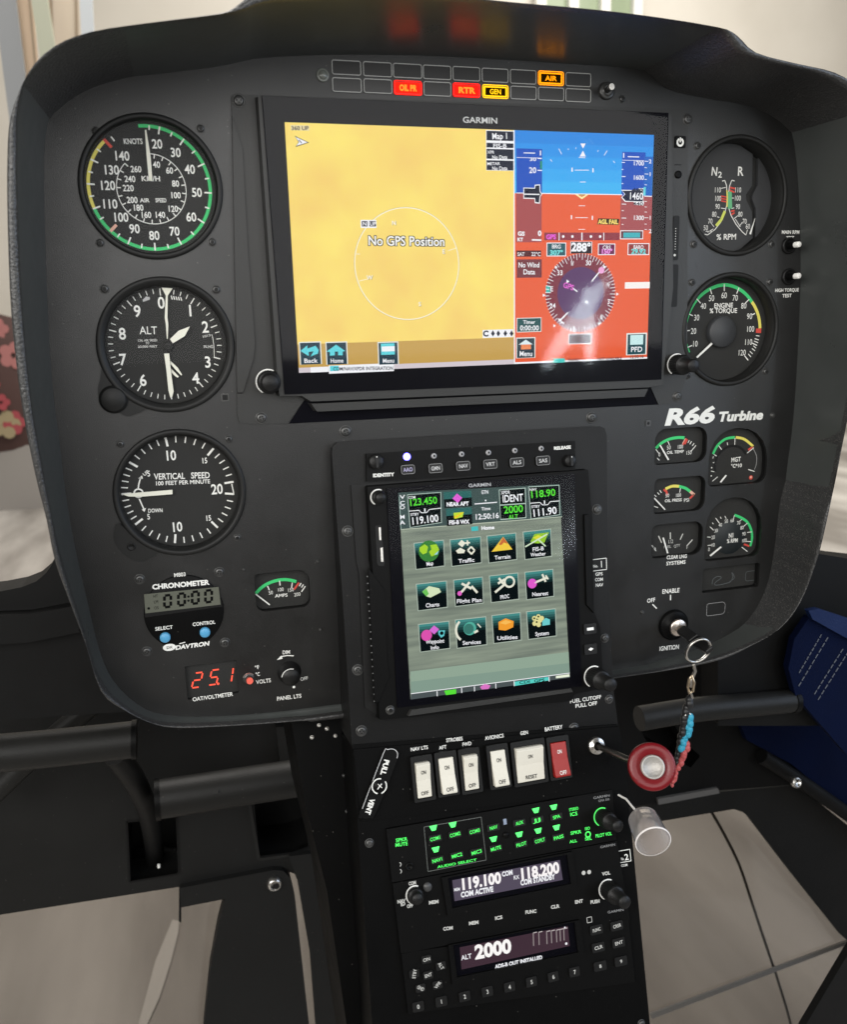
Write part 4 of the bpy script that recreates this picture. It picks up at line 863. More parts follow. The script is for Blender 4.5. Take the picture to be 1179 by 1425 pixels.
# knobs and keys of the display
def concentric(t, q, r, L1, r2, L2, z0, ringm, name='concentric_knob', fr=None):
    c = t.fr.pix(*q, z0); b = t.mb()
    b.lathe(c, [(r+.4, z0-.5), (r+.4, z0+.8), (r, z0+1.2), (r, z0+L1-1), (r-.8, z0+L1), (r2, z0+L1), (r2, z0+L2-1), (r2-.9, z0+L2), (.01, z0+L2+.2)], KNOB, 40)
    k = b.done(name, t.root)
    b = t.mb(); b.arc(c, r-.1, r+.9, -150, 30, z0+1.25, ringm, 30); b.done('marker_ring', k)
    b = t.mb()
    for i in range(28):
        a_ = 2*PI*i/28; x, y = math.cos(a_), math.sin(a_); b.tube([(c[0]+x*r, c[1]+y*r, z0+2.2), (c[0]+x*r, c[1]+y*r, z0+L1-1.2)], .32, KNOB, 5)
    tag(b.done('knurling', k), kind='stuff'); return k
concentric(t, (373,531), 7.2, 9, 5.6, 15, 3, LUM)
concentric(t, (941,507), 7.0, 12, 4.8, 24, 3, LUM)
def slot(t, pts, z, m1, m0, nm='card_slot'):
    b = t.mb(); b.prism(pts, z-.3, z+.5, m0); return b.done(nm, t.root, .3)
b = t.mb(); b.prism(prr(F, (938,280+20), (944,362), 1.4, 2), 1.5, 2.2, DARK); s1 = b.done('card_slot', t.root, .3)
b = t.mb()
for i in range(9): b.disc(F.pix(941-.1*i, 318+i*3.6, 2.4), .35, 2.4, WHITE, 6)
b.disc(F.pix(939.5,355,2.4), .9, 2.4, WHITE, 10); b.done('slot_print', s1)
b = t.mb(); b.prism(prr(F, (934,368), (942.5,427), 1.4, 2), 1.5, 2.2, DARK); b.done('card_slot', t.root, .3)
b = t.mb(); b.prism(prr(F, (940,189), (954,206), .8, 2), 1.5, 2.6, BEZ); pk = b.done('power_key', t.root, .3)
b = t.mb(); cpk = F.pix(947.3,198,2.8); b.arc(cpk, 1.5, 2.9, 20, 340, 2.75, WHITE, 24); b.line(cpk, (cpk[0], cpk[1]+3.2), 1, 2.8, WHITE); b.done('key_symbol', pk)
b = t.mb(); b.prism(prr(F, (940,228.5), (949,229.8), .1, 2), 1.5, 2.0, DARK); b.done('card_tab', t.root)
b = t.mb(); cpk = F.pix(944.5,243,2); b.lathe(cpk, [(2.6,1.5),(2.6,2.3),(1.6,2.5),(.01,2.4)], BEZ, 20); b.done('eject_button', t.root)
for q, st in (((332,140),0),((363.5,581.5),0),((943,551.5),0),((957.5,166),0)): tscrew(t, q, 3.0, 1.6, st)

# ================================================================ centre console
co = A.pix(660, 800)
con = T('centre_console', 'black centre console column holding the navigator, switches and radios', 'console', A, co)
def loopA(pts, z): return [A.pix(*q, z) for q in pts]
outA = [(462,632),(463,622),(470,615),(835,593),(842,596),(845,606),(846,776),(853,950),(861,1012),(490,1041),(476,820)]
b = con.mb(); b.prism(loopA(outA, 4), -60, 4, PLATE3, back=False); b.done('upper_housing', con.root, .8)
outB = [(490,1036),(861,1008),(874,1100),(905,1425),(915,1560),(522,1560),(518,1425),(500,1180)]
conB = T('lower_console', 'lower black console box with rocker switches, radios and riveted left side', 'console', Bf, Bf.pix(680, 1200))
b = conB.mb(); b.prism([Bf.pix(*q, 3) for q in outB], -90, 3, PLATE2, back=False); b.done('housing', conB.root, .8)
# side cheek behind it, with rivets
b = conB.mb(); b.prism([Bf.pix(*q, -45) for q in ((405,1002),(500,998),(530,1190),(560,1560),(502,1560),(455,1240),(425,1120))], -140, -45, PLATE2, back=False); ck = b.done('side_cheek', conB.root, 1)
for q in ((444,1009),(455,1014),(467,1024),(434,1026),(479,1079),(483,1129),(480,1036)): tscrew(conB, q, 1.1, -44.8 if q[0] < 478 else -44.8, 2, SILVER if q[0] < 470 else SCR, 'rivet')
kD = K(430,600,3.165); kE = K(780,720,4.45); kF = K(450,570,2.807)
for q in ((484,739),(498,932),(503,1017),(831,709),(842,888),(848,973),(799,1013)): tscrew(con, q, 3.0 if q[0] < 840 else 2.6, 4, 0)
placard(con, [('No.', kE(205,312), kE(235,308), 4), ('1', kE(248,310), kE(266,308), 9)], 4.1, bold=1)
b = con.mb(); b.lines([A.pix(*kE(*q), 4.1) for q in ((202,262),(286,252),(288,322),(205,332))], .5, 4.1, WHITE); b.done('placard_frame', con.root)
placard(con, [('GPS', kE(218,362), kE(264,358), 4.4), ('COM', kE(216,396), kE(266,392), 4.4), ('NAV', kE(220,430), kE(266,426), 4.4)], 4.1)
placard(con, [('FUEL CUTOFF', kE(60,1152), kE(255,1122), 5.2), ('PULL OFF', kE(94,1180), kE(230,1160), 5.2)], 4.1)
# autopilot mode strip
ms = T('mode_selector_strip', 'narrow strip with six buttons and one glowing violet lamp above navigator', 'mode selector', A, A.pix(655,640))
mq = [A.pix(*kF(*q), 7) for q in ((168,172),(985,122),(985,236),(170,281))]
b = ms.mb(); b.prism(mq, 4, 7, BEZ); b.done('strip_body', ms.root, .5)
for i, ((lx, ly), (bx, by), s_) in enumerate(zip(((326,184),(432,181),(540,174),(645,168),(748,160),(851,152)), ((330,235),(438,230),(546,221),(652,214),(756,207),(858,200)), ('AAO','GMN','NAV','VRT','ALS','SAS'))):
    c = A.pix(*kF(lx, ly), 7); b = ms.mb(); lit = i == 0
    b.lathe(c, [(1.9 if not lit else 2.5, 7), (1.9 if not lit else 2.5, 7.6), (1.4, 8.1), (.01, 8.2)], glow(96,90,255,11) if lit else pbr('led_off', (.35,.35,.36), .3), 16)
    if not lit: b.disc(c, .8, 8.3, DARK, 10)
    o = b.done('indicator_lamp', ms.root)
    if lit: o['label'] = 'glowing blue white indicator lamp'
    a_ = A.pix(*kF(bx-27, by-16), 8); c_ = A.pix(*kF(bx+27, by+14), 8); pr = rrect(a_[0], a_[1], c_[0], c_[1], 1.2, 3)
    b = ms.mb(); b.prism(pr, 7, 8.6, KNOB); b.lines(pr, .35, 8.7, pbr('button_edge', (.2,.2,.2), .4), True)
    o = b.done('mode_button', ms.root)
    b = ms.mb(); b.text(s_, ((a_[0]+c_[0])/2, (a_[1]+c_[1])/2), 2.6, 8.75, pbr('legend_grey', (.5,.5,.5), .5) if not lit else glow(190,185,220), 1, 6.4, 1); b.done('legend', o)
for q, r in ((kF(205,203), 5.0), (kF(962,200), 4.4)):
    c = A.pix(*q, 8); b = ms.mb(); b.lathe(c, [(r, 6), (r, 10), (r-.8, 11), (.01, 11)], KNOB, 28); k = b.done('round_knob', ms.root)
    b = ms.mb(); b.prism(rrect(c[0]-.9, c[1]-r*.8, c[0]+.9, c[1]+r*.8, .4, 2), 11, 12.4, KNOB); b.disc((c[0], c[1]+r*.6), .4, 12.5, WHITE, 8); b.done('grip_bar', k)
placard(ms, [('IDENTITY', kF(194,264), kF(276,259), 4.6)], 7.1, bold=2); placard(ms, [('RELEASE', kF(902,157), kF(968,152), 4.2)], 7.1, bold=2)
b = con.mb(); b.disc(A.pix(810,670, 4.3), 3.4, 4.3, DARK, 28); b.arc(A.pix(810,670,4.3), .01, 2.7, 0, 360, 4.9, LUM, 24); b.done('white_cap', con.root)
# navigator
nv = T('gps_navigator', 'portrait touchscreen navigator showing a grid of twelve map icons', 'gps navigator', A, A.pix(680,820))
b = nv.mb(); b.prism([A.pix(*q, 5.5) for q in ((488.5,675),(509,674),(513,780),(525,830),(528,996),(508,985),(500,800),(496,780))], 4, 5.5, DARK); b.done('left_recess', nv.root, .4)
body = [A.pix(*q, 10) for q in ((509,676),(818,652),(824,720),(827,850),(836,872),(838,918),(841,958),(800,966),(795,976),(560,999),(526,1002),(519,840))]
b = nv.mb(); b.prism(body, 4, 12, BEZ, taper=1); b.done('bezel', nv.root, .9)
b = nv.mb(); b.prism([A.pix(*q, 13) for q in ((538,680),(800,659),(810,955),(553,985))], 12, 13, GLASSBLK); b.done('glass_border', nv.root, .3)
b = nv.mb(); b.prism([A.pix(*kE(*q), 14) for q in ((150,-20),(180,-20),(200,560),(212,596),(165,545))], 11.5, 14, BEZ, taper=.6); b.done('side_grip', nv.root, .5)
b = nv.mb(); b.prism([A.pix(*kD(*q), 13) for q in ((262,600),(330,690),(348,1010),(355,1090),(305,1200),(290,1200))], 11.5, 12.8, BEZ, taper=.8); b.done('side_grip', nv.root, .5)
b = nv.mb(); b.prism([A.pix(*q, 13) for q in ((571,987),(795,957),(798,962),(566,996))], 12, 14.5, CAST, taper=.8); b.done('lower_lip', nv.root, .4)
k4 = K(540,660,4.21); k5 = K(540,830,4.21); ZN = 13.1
def an(x, y, z=ZN): return A.pix(x, y, z)
NTL, NTR, NBR, NBL = k4(62,112), k4(1003,57), k5(1068,476), k5(133,604)
BRSH = glow_noise('brushed_screen', (112,122,112), (146,157,140), 18, 260, 3)
b = nv.mb(); b.flat([an(*NTL), an(*NTR), an(*NBR), an(*NBL)], ZN, BRSH); ns = b.done('menu_screen', nv.root)
b = nv.mb(); z = ZN+.06
b.pflat([k4(60,108), k4(1003,57), k4(1022,247), k4(74,322)], z, glow(66,84,82))
b.pflat([k5(131,440), k5(1060,325), k5(1066,452), k5(135,572)], z, glow(146,168,150)); b.pflat([k5(132,500), k5(1063,390), k5(1066,452), k5(135,572)], z+.02, glow(132,156,142)); b.pflat([k5(135,572), k5(1066,450), k5(1068,476), k5(133,604)], z, glow(78,86,88)); b.pline(k5(135,570), k5(1066,449), .5, z+.03, W)
b.pline(k4(74,324), k4(1022,249), .5, z+.03, glow(190,200,180)); b.pline(k4(66,130), k4(76,322), .4, z+.03, glow(170,200,190))
z += .06; GR = glow(90,226,60); BK = glow(10,18,20)
for (x0, y0, x1_, y1, s1, s2, cg) in ((112,108,312,300,'123.450','119.100',1),(822,62,1006,250,'118.90','111.90',1)):
    dy = -16 if x0 < 500 else -12
    b.pflat([k4(x0,y0+10), k4(x1_,y0+dy+12), k4(x1_+4,y1+dy), k4(x0+16,y1+14)], z, glow(180,200,190)); b.pflat([k4(x0+4,y0+14), k4(x1_-4,y0+dy+16), k4(x1_,y1+dy-3), k4(x0+20,y1+10)], z+.03, BK)
    b.lines([an(*k4(*q), z) for q in ((x0+12,y0+108),(x0+70,y0+103),(x0+84,y0+118),(x0+116,y0+116),(x0+130,y0+98),(x1_,y0+dy+106))], .5, z+.05, W); b.pline(k4((x0+x1_)/2+4,y0+92), k4((x0+x1_)/2+5,y0+112), .9, z+.06, W)
    b.ptext(s1, k4(x0+10,y0+78), k4(x1_-22,y0+62), 9.6, z+.07, GR, 1); b.ptext(s2, k4(x0+24,y0+188), k4(x1_-14,y0+168), 10, z+.07, W, 1); b.ptext('STBY', k4(x0+20,y0+136), k4(x0+70,y0+132), 3.6, z+.07, W, 1); b.ptext('COM' if x0 < 500 else 'NAV', k4(x0+8,y0+36), k4(x0+50,y0+33), 3.6, z+.07, W, 1)
for y, s_ in ((145,'V'),(180,'C'),(205,'O'),(262,'M'),(295,'A')): b.ptext(s_, k4(70,y), k4(100,y-2), 5.4, z, W, 1)
for x0, y0, x1_, y1, s_ in ((326,105,488,192,'NEAR APT'),(340,203,490,298,'FIS-B WX')):
    b.pflat([k4(x0,y0), k4(x1_,y0-10), k4(x1_+6,y1-6), k4(x0+6,y1+6)], z, BK); b.pflat([k4(x0,y0), k4(x1_,y0-10), k4(x1_+3,y0+30), k4(x0+3,y0+42)], z+.02, glow(48,104,100)); b.ptext(s_, k4(x0+18,y1-4), k4(x1_-14,y1-10), 5.4, z+.07, W, 2)
b.pflat([k4(*q) for q in ((378,142),(405,112),(436,138),(410,168))], z+.08, glow(224,96,214)); b.pflat([k4(*q) for q in ((384,226),(445,220),(438,250),(390,262))], z+.08, glow(190,220,60)); b.pflat([k4(*q) for q in ((384,250),(430,226),(445,222),(400,258))], z+.1, glow(240,200,40))
b.ptext('GTN', k4(548,116), k4(590,113), 5, z, W, 1); b.ptext('.', k4(568,156), k4(578,156), 8, z, W, 2); b.pline(k4(508,174), k4(640,164), .7, z, W); b.ptext('Time', k4(548,212), k4(602,208), 4.4, z, W, 1); b.ptext('12:50:16', k4(508,266), k4(652,256), 7.6, z, W, 1)
b.pflat([k4(*q) for q in ((650,90),(808,78),(812,256),(660,268))], z, glow(180,200,190)); b.pflat([k4(*q) for q in ((655,94),(803,83),(806,168),(658,178))], z+.03, BK); b.pflat([k4(*q) for q in ((658,184),(806,174),(808,252),(662,262))], z+.03, BK)
b.ptext('XPDR', k4(664,118), k4(716,114), 4.6, z+.07, W, 1); b.ptext('IDENT', k4(672,165), k4(794,155), 10, z+.07, W, 1); b.ptext('2000', k4(680,230), k4(794,220), 10, z+.07, GR, 1); b.ptext('ALT', k4(708,262), k4(764,257), 5.6, z+.07, GR, 1)
b.pflat([k4(*q) for q in ((488,308),(528,304),(530,330),(490,334))], z, glow(70,190,190)); b.ptext('Home', k4(548,326), k4(624,320), 5, z, W, 2)
# icon tiles
tiles = [(150,398,328,558,k4,'Map'),(361,378,545,540,k4,'Traffic'),(578,356,752,520,k4,'Terrain'),(790,332,957,500,k4,'FIS-B'),(163,638,345,800,k4,'Charts'),(382,614,556,775,k4,'Flight Plan'),(592,590,764,752,k4,'PROC'),(800,568,970,735,k4,'Nearest'),
         (176,158,360,326,k5,'Waypoint'),(392,132,576,304,k5,'Services'),(607,106,778,276,k5,'Utilities'),(810,84,984,252,k5,'System')]
for x0, y0, x1_, y1, kk, s_ in tiles:
    sl = (x1_-x0)*.085
    qd_ = [kk(x0,y0+sl*0+4), kk(x1_,y0-sl), kk(x1_+6,y1-sl-4), kk(x0+12,y1+2)]
    b.pflat(qd_, z, glow(176,190,176)); ii = [kk(x0+5,y0+8), kk(x1_-4,y0-sl+5), kk(x1_+2,y1-sl-8), kk(x0+16,y1-2)]
    b.pflat(ii, z+.03, BK)
    for j in range(5):
        f0, f1 = j*.09, (j+1)*.09; L0 = lambda p, q, f: (p[0]+(q[0]-p[0])*f, p[1]+(q[1]-p[1])*f)
        b.pflat([L0(ii[0], ii[3], f0), L0(ii[1], ii[2], f0), L0(ii[1], ii[2], f1), L0(ii[0], ii[3], f1)], z+.05, glow(70-j*13, 140-j*25, 136-j*24))
    L_ = len(s_)*13.5; xm = (x0+x1_)/2+8; yb_ = y1-24 if s_ not in ('FIS-B', 'Waypoint') else y1-52
    b.ptext(s_, kk(xm-L_/2, yb_+4), kk(xm+L_/2, yb_-4), 5.4, z+.08, W, 1)
    if s_ == 'FIS-B': b.ptext('Weather', kk(xm-44, y1-18), kk(xm+44, y1-26), 5, z+.08, W, 1)
    if s_ == 'Waypoint': b.ptext('Info', kk(xm-26, y1-14), kk(xm+24, y1-19), 5, z+.08, W, 1)
def ic(kk, l, m, dz=0): b.pflat([kk(*q) for q in l], z+.1+dz, m)
def idisc(kk, q, r, m, dz=0): b.disc(an(*kk(*q), z), r, z+.1+dz, m, 20)
YG = glow(168,214,52); IW = glow(232,232,214)
idisc(k4, (240,450), 7.2, glow(60,130,60)); ic(k4, ((185,430),(215,410),(235,425),(228,460),(205,470),(186,450)), YG, .02); ic(k4, ((248,415),(285,410),(300,440),(285,470),(255,482),(240,455),(255,440)), YG, .02); ic(k4, ((270,472),(298,448),(290,470)), glow(150,210,230), .03)
ic(k4, ((410,408),(432,384),(456,402),(436,428)), IW); b.text('+', an(*k4(466,402)), 4.5, z+.1, IW, 0, None, 2); ic(k4, ((398,448),(424,430),(454,446),(446,462),(410,464)), IW); b.lines([an(*k4(*q), z) for q in ((468,445),(488,424),(508,446),(490,468))], 1.2, z+.1, IW, True)
ic(k4, ((608,454),(676,366),(730,440)), glow(244,206,70)); ic(k4, ((650,412),(676,368),(705,408),(680,400),(664,416)), glow(206,110,60), .02)
ic(k4, ((835,395),(860,350),(900,345),(945,340),(930,370),(918,400),(880,405),(850,402)), glow(150,200,50)); ic(k4, ((850,372),(880,355),(905,365),(885,390)), glow(220,220,60), .02); b.pline(k4(805,425), k4(935,350), 1, z+.13, glow(210,230,200)); b.pline(k4(880,380), k4(925,422), 1, z+.13, glow(210,230,200))
ic(k4, ((200,688),(240,655),(300,668),(312,690),(250,722),(225,715)), glow(214,230,190)); ic(k4, ((200,688),(225,670),(240,700),(225,716)), glow(110,196,90), .02)
for kk_, l_ in ((k4, ((420,700),(440,680),(478,632))), (k4, ((432,640),(490,670))), (k4, ((490,655),(524,694))), (k4, ((628,692),(690,640))), (k4, ((650,608),(680,645))), (k4, ((645,640),(685,615)))): b.lines([an(*kk_(*q), z) for q in l_], 1.6, z+.1, IW)
idisc(k4, (420,698), 1.6, glow(230,100,200), .02); b.arc(an(*k4(712,630)), 2.8, 4.2, 0, 360, z+.1, IW, 20)
idisc(k4, (846,640), 3.4, glow(226,92,206)); b.pline(k4(860,635), k4(935,605), 1.5, z+.1, IW); b.pline(k4(905,585), k4(925,630), 1.5, z+.12, IW); b.pline(k4(925,592), k4(940,615), 1.2, z+.12, IW)
idisc(k5, (226,228), 3.8, glow(222,84,176)); ic(k5, ((242,198),(270,170),(300,192),(272,222)), glow(216,110,214), .02); ic(k5, ((295,200),(335,198),(330,230),(312,242),(296,222)), glow(96,200,204)); idisc(k5, (315,215), 1.3, BK, .03)
idisc(k5, (480,188), 4.6, glow(84,176,158)); idisc(k5, (474,190), 3.6, glow(60,120,110), .02); b.arc(an(*k5(466,195)), 7.4, 9, 220, 320, z+.1, IW, 12); b.pline(k5(505,212), k5(528,200), 1.6, z+.1, IW); b.pline(k5(525,160), k5(545,182), .8, z+.1, IW)
ic(k5, ((648,150),(690,128),(738,145),(735,180),(690,200),(650,195)), glow(244,160,52)); ic(k5, ((656,156),(690,138),(728,150),(690,165)), glow(252,190,90), .02)
for q in ((858,128),(882,118),(872,150),(892,140),(860,158),(884,165),(902,128)): idisc(k5, q, 1.7, glow(226,220,150))
for q in ((858,128),(882,118),(872,150)): idisc(k5, q, .7, BK, .03)
ic(k5, ((905,145),(925,125),(950,135),(950,165),(905,172)), glow(110,206,206), .01)
for x in (288,432,507,632,740,945): b.pline(k5(x,555-(x-288)*.13), k5(x+1,584-(x-288)*.13), .6, z, W)
ic(k5, ((330,552),(400,543),(400,570),(340,578)), GR); ic(k5, ((540,530),(568,512),(602,522),(590,542),(550,545)), glow(222,120,200)); b.pflat([k5(742,500), k5(940,472), k5(944,492), k5(744,524)], z, glow(90,210,200)); b.ptext('CDI  GPS', k5(770,514), k5(920,496), 4, z+.05, BK, 1)
b.pflat([k5(985,466), k5(1064,455), k5(1066,470), k5(985,480)], z, glow(236,244,220))
b.done('screen_symbols', ns)
b = nv.mb(); b.prism([A.pix(*q, 13.5) for q in ((539,681),(799,660),(809,954),(554,984))], 13.5, 13.55, NAVGLASS); b.done('glass_front', nv.root)
b = nv.mb(); b.ptext('GARMIN', k4(472,76), k4(606,68), 4.6, 13.1, glow(190,192,196), 1); b.done('maker_lettering', nv.root)
concentric(nv, (526,692), 4.6, 6, 3.6, 10, 12, LUM)
concentric(nv, (826,941), 7.0, 14, 4.9, 27, 12, LUM)
b = nv.mb(); b.prism([A.pix(*kD(*q), 13) for q in ((293,418),(318,414),(335,580),(330,594),(308,594),(300,580))], 11.8, 12.4, DARK); cs = b.done('card_slot', nv.root, .3)
b = nv.mb(); b.prism([A.pix(*kD(*q), 13) for q in ((308,424),(316,424),(318,480),(311,480))], 12.4, 13, SILVER); b.prism([A.pix(*kD(*q), 13) for q in ((315,515),(325,512),(328,575),(318,575))], 12.4, 13, SILVER); b.done('card_edge', cs)
b = nv.mb()
for i in range(19): b.disc(A.pix(*kD(257+i*1.75, 640+i*30.5), 12.2), .45, 12.25, pbr('vent_dot', (.16,.16,.16), .4), 8)
tag(b.done('vent_dot', nv.root), kind='stuff')
for q, kind_ in (((185,690),0),((188,816),1)):
    c = A.pix(*kE(*q), 13); b = nv.mb(); b.prism(rrect(c[0]-4.8, c[1]-3.6, c[0]+4.8, c[1]+3.8, .8, 3), 12, 13.4, KNOB); k = b.done('side_key', nv.root, .3)
    b = nv.mb()
    if kind_ == 0: b.flat(rrect(c[0]-2.6, c[1]-1, c[0]+2.6, c[1]+1, .1, 2), 13.5, LUM)
    else: b.flat([(c[0]-2, c[1]), (c[0], c[1]+1.3), (c[0]+2.2, c[1]+.2), (c[0], c[1]-1.1)], 13.5, LUM)
    b.done('key_mark', k)
tscrew(nv, kD(358,1228), 2.4, 12.1, 1)

# ================================================================ lower console: switches and radios
kG = K(480,1000,3.468); kH = K(520,1100,3.103); kI = K(520,1250,3.103)
def bp(q, z): return Bf.pix(*q, z)
sw = T('switch_panel', 'sloping black switch panel with white rockers under the navigator', 'switch panel', Bf, bp((680,1070), 3))
b = sw.mb(); b.prism([bp(q, 4.6) for q in ((492,1043),(862,1011),(876,1098),(502,1143))], 3, 4.6, PLATE2); b.done('panel_plate', sw.root, .6)
IVORY = pbr('rocker_ivory', (.72,.69,.60), .45, spec=.4, bump=.1, bscale=900); RRED = pbr('rocker_red', (.33,.014,.012), .4, spec=.5)
INK = pbr('ink_black', (.02,.02,.02), .6)
rk = [(((340,215),(412,208),(422,380),(357,390)),IVORY,'ON','OFF','NAV LTS',1),(((455,198),(520,187),(548,352),(472,367)),IVORY,'ON','OFF',None,0),(((570,180),(640,172),(652,342),(588,352)),IVORY,'ON','OFF',None,1),
      (((706,162),(770,152),(800,318),(725,328)),IVORY,'ON','OFF',None,0),(((823,143),(960,128),(968,298),(842,312)),IVORY,'ON','RESET',None,1),(((998,120),(1070,113),(1090,272),(1015,285)),RRED,'ON','OFF',None,0)]
for i, (q4, mat, s1, s2, _, st) in enumerate(rk):
    pp = [bp(kG(*q), 11) for q in q4]; x0 = sum(p[0] for p in (pp[0], pp[3]))/2; x1_ = sum(p[0] for p in (pp[1], pp[2]))/2; y1 = (pp[0][1]+pp[1][1])/2; y0 = (pp[2][1]+pp[3][1])/2
    hx0, hx1, hy0, hy1 = x0-2.6, x1_+2.6, y0-2.4, y1+4.2
    b = sw.mb(); b.prism(rrect(hx0, hy0, hx1, hy1, 1, 3), 4.6, 9, DARK, [rrect(x0-.5, y0-.5, x1_+.5, y1+.5, .4, 2)]); h = b.done('switch_frame', sw.root, .3)
    b = sw.mb(); ym = (y0+y1)/2; zt, zm, zb = (8.5, 9.2, 12.5) if st else (13.0, 9.4, 9.0)
    if st: prof = [(y0, 9.0), (ym, 10.2), (y1-1.5, 13.0), (y1, 11.5)]
    else: prof = [(y0, 12.8), (y0+1.2, 13.2), (ym, 10.4), (y1, 9.6)]
    vs = []; 
    for y, zz in prof: vs += [(x0, y, zz), (x1_, y, zz)]
    n = len(prof); fs = [(2*j, 2*j+1, 2*j+3, 2*j+2) for j in range(n-1)]; base = [(x0, y0, 4.7), (x1_, y0, 4.7), (x1_, y1, 4.7), (x0, y1, 4.7)]
    vs += base; m_ = 2*n; fs += [(0, m_, m_+1, 1), (2*n-2, 2*n-1, m_+2, m_+3), tuple([m_]+list(range(0, 2*n, 2))+[m_+3]), tuple([m_+1, m_+2]+list(range(2*n-1, 0, -2)))]
    b.add(vs, fs, mat); rkr = b.done('rocker', sw.root, .5, 3)
    if i == 5: rkr['label'] = 'red battery rocker switch'
    if i == 4: rkr['label'] = 'wide ivory generator rocker switch'
    b = sw.mb(); ink = WHITE if i == 5 else INK; xc = (x0+x1_)/2
    def zat(y):
        for (ya, za), (yb2, zb2) in zip(prof, prof[1:]):
            if ya <= y <= yb2: return za+(zb2-za)*(y-ya)/(yb2-ya)
        return 12
    for s_, yy in ((s1, y1-(y1-y0)*.27), (s2, y0+(y1-y0)*.13)):
        v0 = len(b.v); b.text(s_, (xc, yy), 2.6, 0, ink, 0, 1.75*len(s_), 1)
        for j in range(v0, len(b.v)): x, y, _z = b.v[j]; b.v[j] = (x, y, zat(y)+.22)
    b.done('rocker_legend', rkr)
for rows in ([('NAV LTS', kG(318,158), kG(402,146), 5)], [('STROBES', kG(490,114), kG(570,104), 5)], [('AFT', kG(456,150), kG(492,144), 5)], [('FWD', kG(568,134), kG(612,127), 5)], [('AVIONICS', kG(678,104), kG(768,90), 5.2)], [('GEN', kG(848,80), kG(886,74), 5)], [('BATTERY', kG(966,62), kG(1052,48), 5.4)]): placard(sw, rows, 4.7, bold=1)
# vent pull tab
vt = T('vent_pull_tab', 'slanted black pull tab lettered PULL VENT left of the rocker switches', 'vent control', Bf, bp(kG(165,310), 5))
kJ = K(430,1000,3.354)
path = [kG(*q) for q in ((212,145),(240,148),(256,165),(254,195),(150,455),(120,480),(85,480),(72,450),(190,165))]
b = vt.mb(); b.prism(smooth_path([bp(q, 7) for q in path], 3, True), 4.6, 7, BEZ); b.done('tab', vt.root, .6)
b = vt.mb(); b.lines([p[:2] for p in smooth_path([(*bp(kG(*q), 7.2), 0) for q in ((84,435),(185,170),(205,150),(236,148),(254,166),(252,192))], 3)], .4, 7.15, pbr('edge_white', (.6,.6,.6), .5)); b.done('edge_line', vt.root)
b = vt.mb()
b.ptext('PULL', kG(192,196), kG(172,268), 7.2, 7.15, WHITE, 2); b.done('tab_lettering', vt.root)
b = vt.mb(); b.ptext('VENT', kG(122,386), kG(98,458), 7.2, 7.15, WHITE, 2); b.done('tab_lettering', vt.root)
b = vt.mb(); c = bp(kG(166,326), 8); b.lathe(c, [(5.6, 7), (5.6, 7.8), (4.8, 8.1), (2.6, 8.1), (2.2, 9), (.01, 9)], BEZ, 28); b.arc(c, 4.5, 5.3, -160, 20, 8.2, WHITE, 16); b.arc(c, 4.5, 5.3, 60, 170, 8.2, WHITE, 16); b.line((c[0]-1.6, c[1]-1.6), (c[0]+1.6, c[1]+1.6), .7, 9.1, WHITE); b.line((c[0]+1.6, c[1]-1.2), (c[0]-1, c[1]+1.8), .5, 9.12, WHITE); b.done('pivot_screw', vt.root)
tscrew(conB, (514,1173), 2.4, 3, 2)
# fuel cutoff knob
def bw(px, py, z): return (*Bf.pix(px, py, z), z)
fk = T('fuel_cutoff_knob', 'red round pull knob with silver centre on a rod', 'pull knob', Bf, bp((831,1038), 4.6))
b = fk.mb(); c = bp((831,1038), 6); b.lathe(c, [(6.4, 4), (6.4, 6), (5.6, 7), (3.2, 7), (3, 8)], SILVER, 32); b.done('collar', fk.root)
p0, p1, p2 = Vector(bw(832,1038,6)), Vector(bw(872,1056,36)), Vector(bw(908,1067,58))
cl = CAM-Bf.o; cl = Vector((cl.dot(Bf.ex), cl.dot(Bf.ey), cl.dot(Bf.ez))); ax = ((p2-p0).normalized()*.22+(cl-p2).normalized()*.78).normalized()
b = fk.mb(); b.tube([p0, p1, p1+(p2-p1)*.3], 2.3, pbr('rod_steel', (.25,.24,.22), .35, metal=1), 16); b.done('rod', fk.root)
def alathe(b, o, ax, prof, m, n=40):
    u = ax.orthogonal().normalized(); v = ax.cross(u); vs = []; fs = []
    for r, h in prof:
        for i in range(n): a_ = 2*PI*i/n; vs.append(tuple(o+ax*h+u*(r*math.cos(a_))+v*(r*math.sin(a_))))
    for j in range(len(prof)-1):
        for i in range(n): a_, c_ = j*n+i, j*n+(i+1) % n; fs.append((a_, c_, c_+n, a_+n))
    b.add(vs, fs, m, True)
KRED = pbr('knob_red', (.17,.004,.008), .32, spec=.45, bump=.15, bscale=600)
b = fk.mb(); alathe(b, p2, ax, [(3.0,-26),(6.0,-25.5),(6.8,-19),(9.8,-12),(14.6,-6),(15.6,-4.5),(15.6,0),(15.0,1),(12.4,1.3),(9.6,.6),(8.6,-.2),(5,-.2)], KRED); b.done('knob_head', fk.root)
b = fk.mb(); alathe(b, p2, ax, [(7.8,-.5),(7.8,3.6),(7.3,4.2),(6.6,4.2),(6.3,3.2),(.01,3.1)], pbr('knob_silver', (.50,.48,.45), .55, metal=.6, bump=.6, bscale=700)); b.done('centre_button', fk.root)

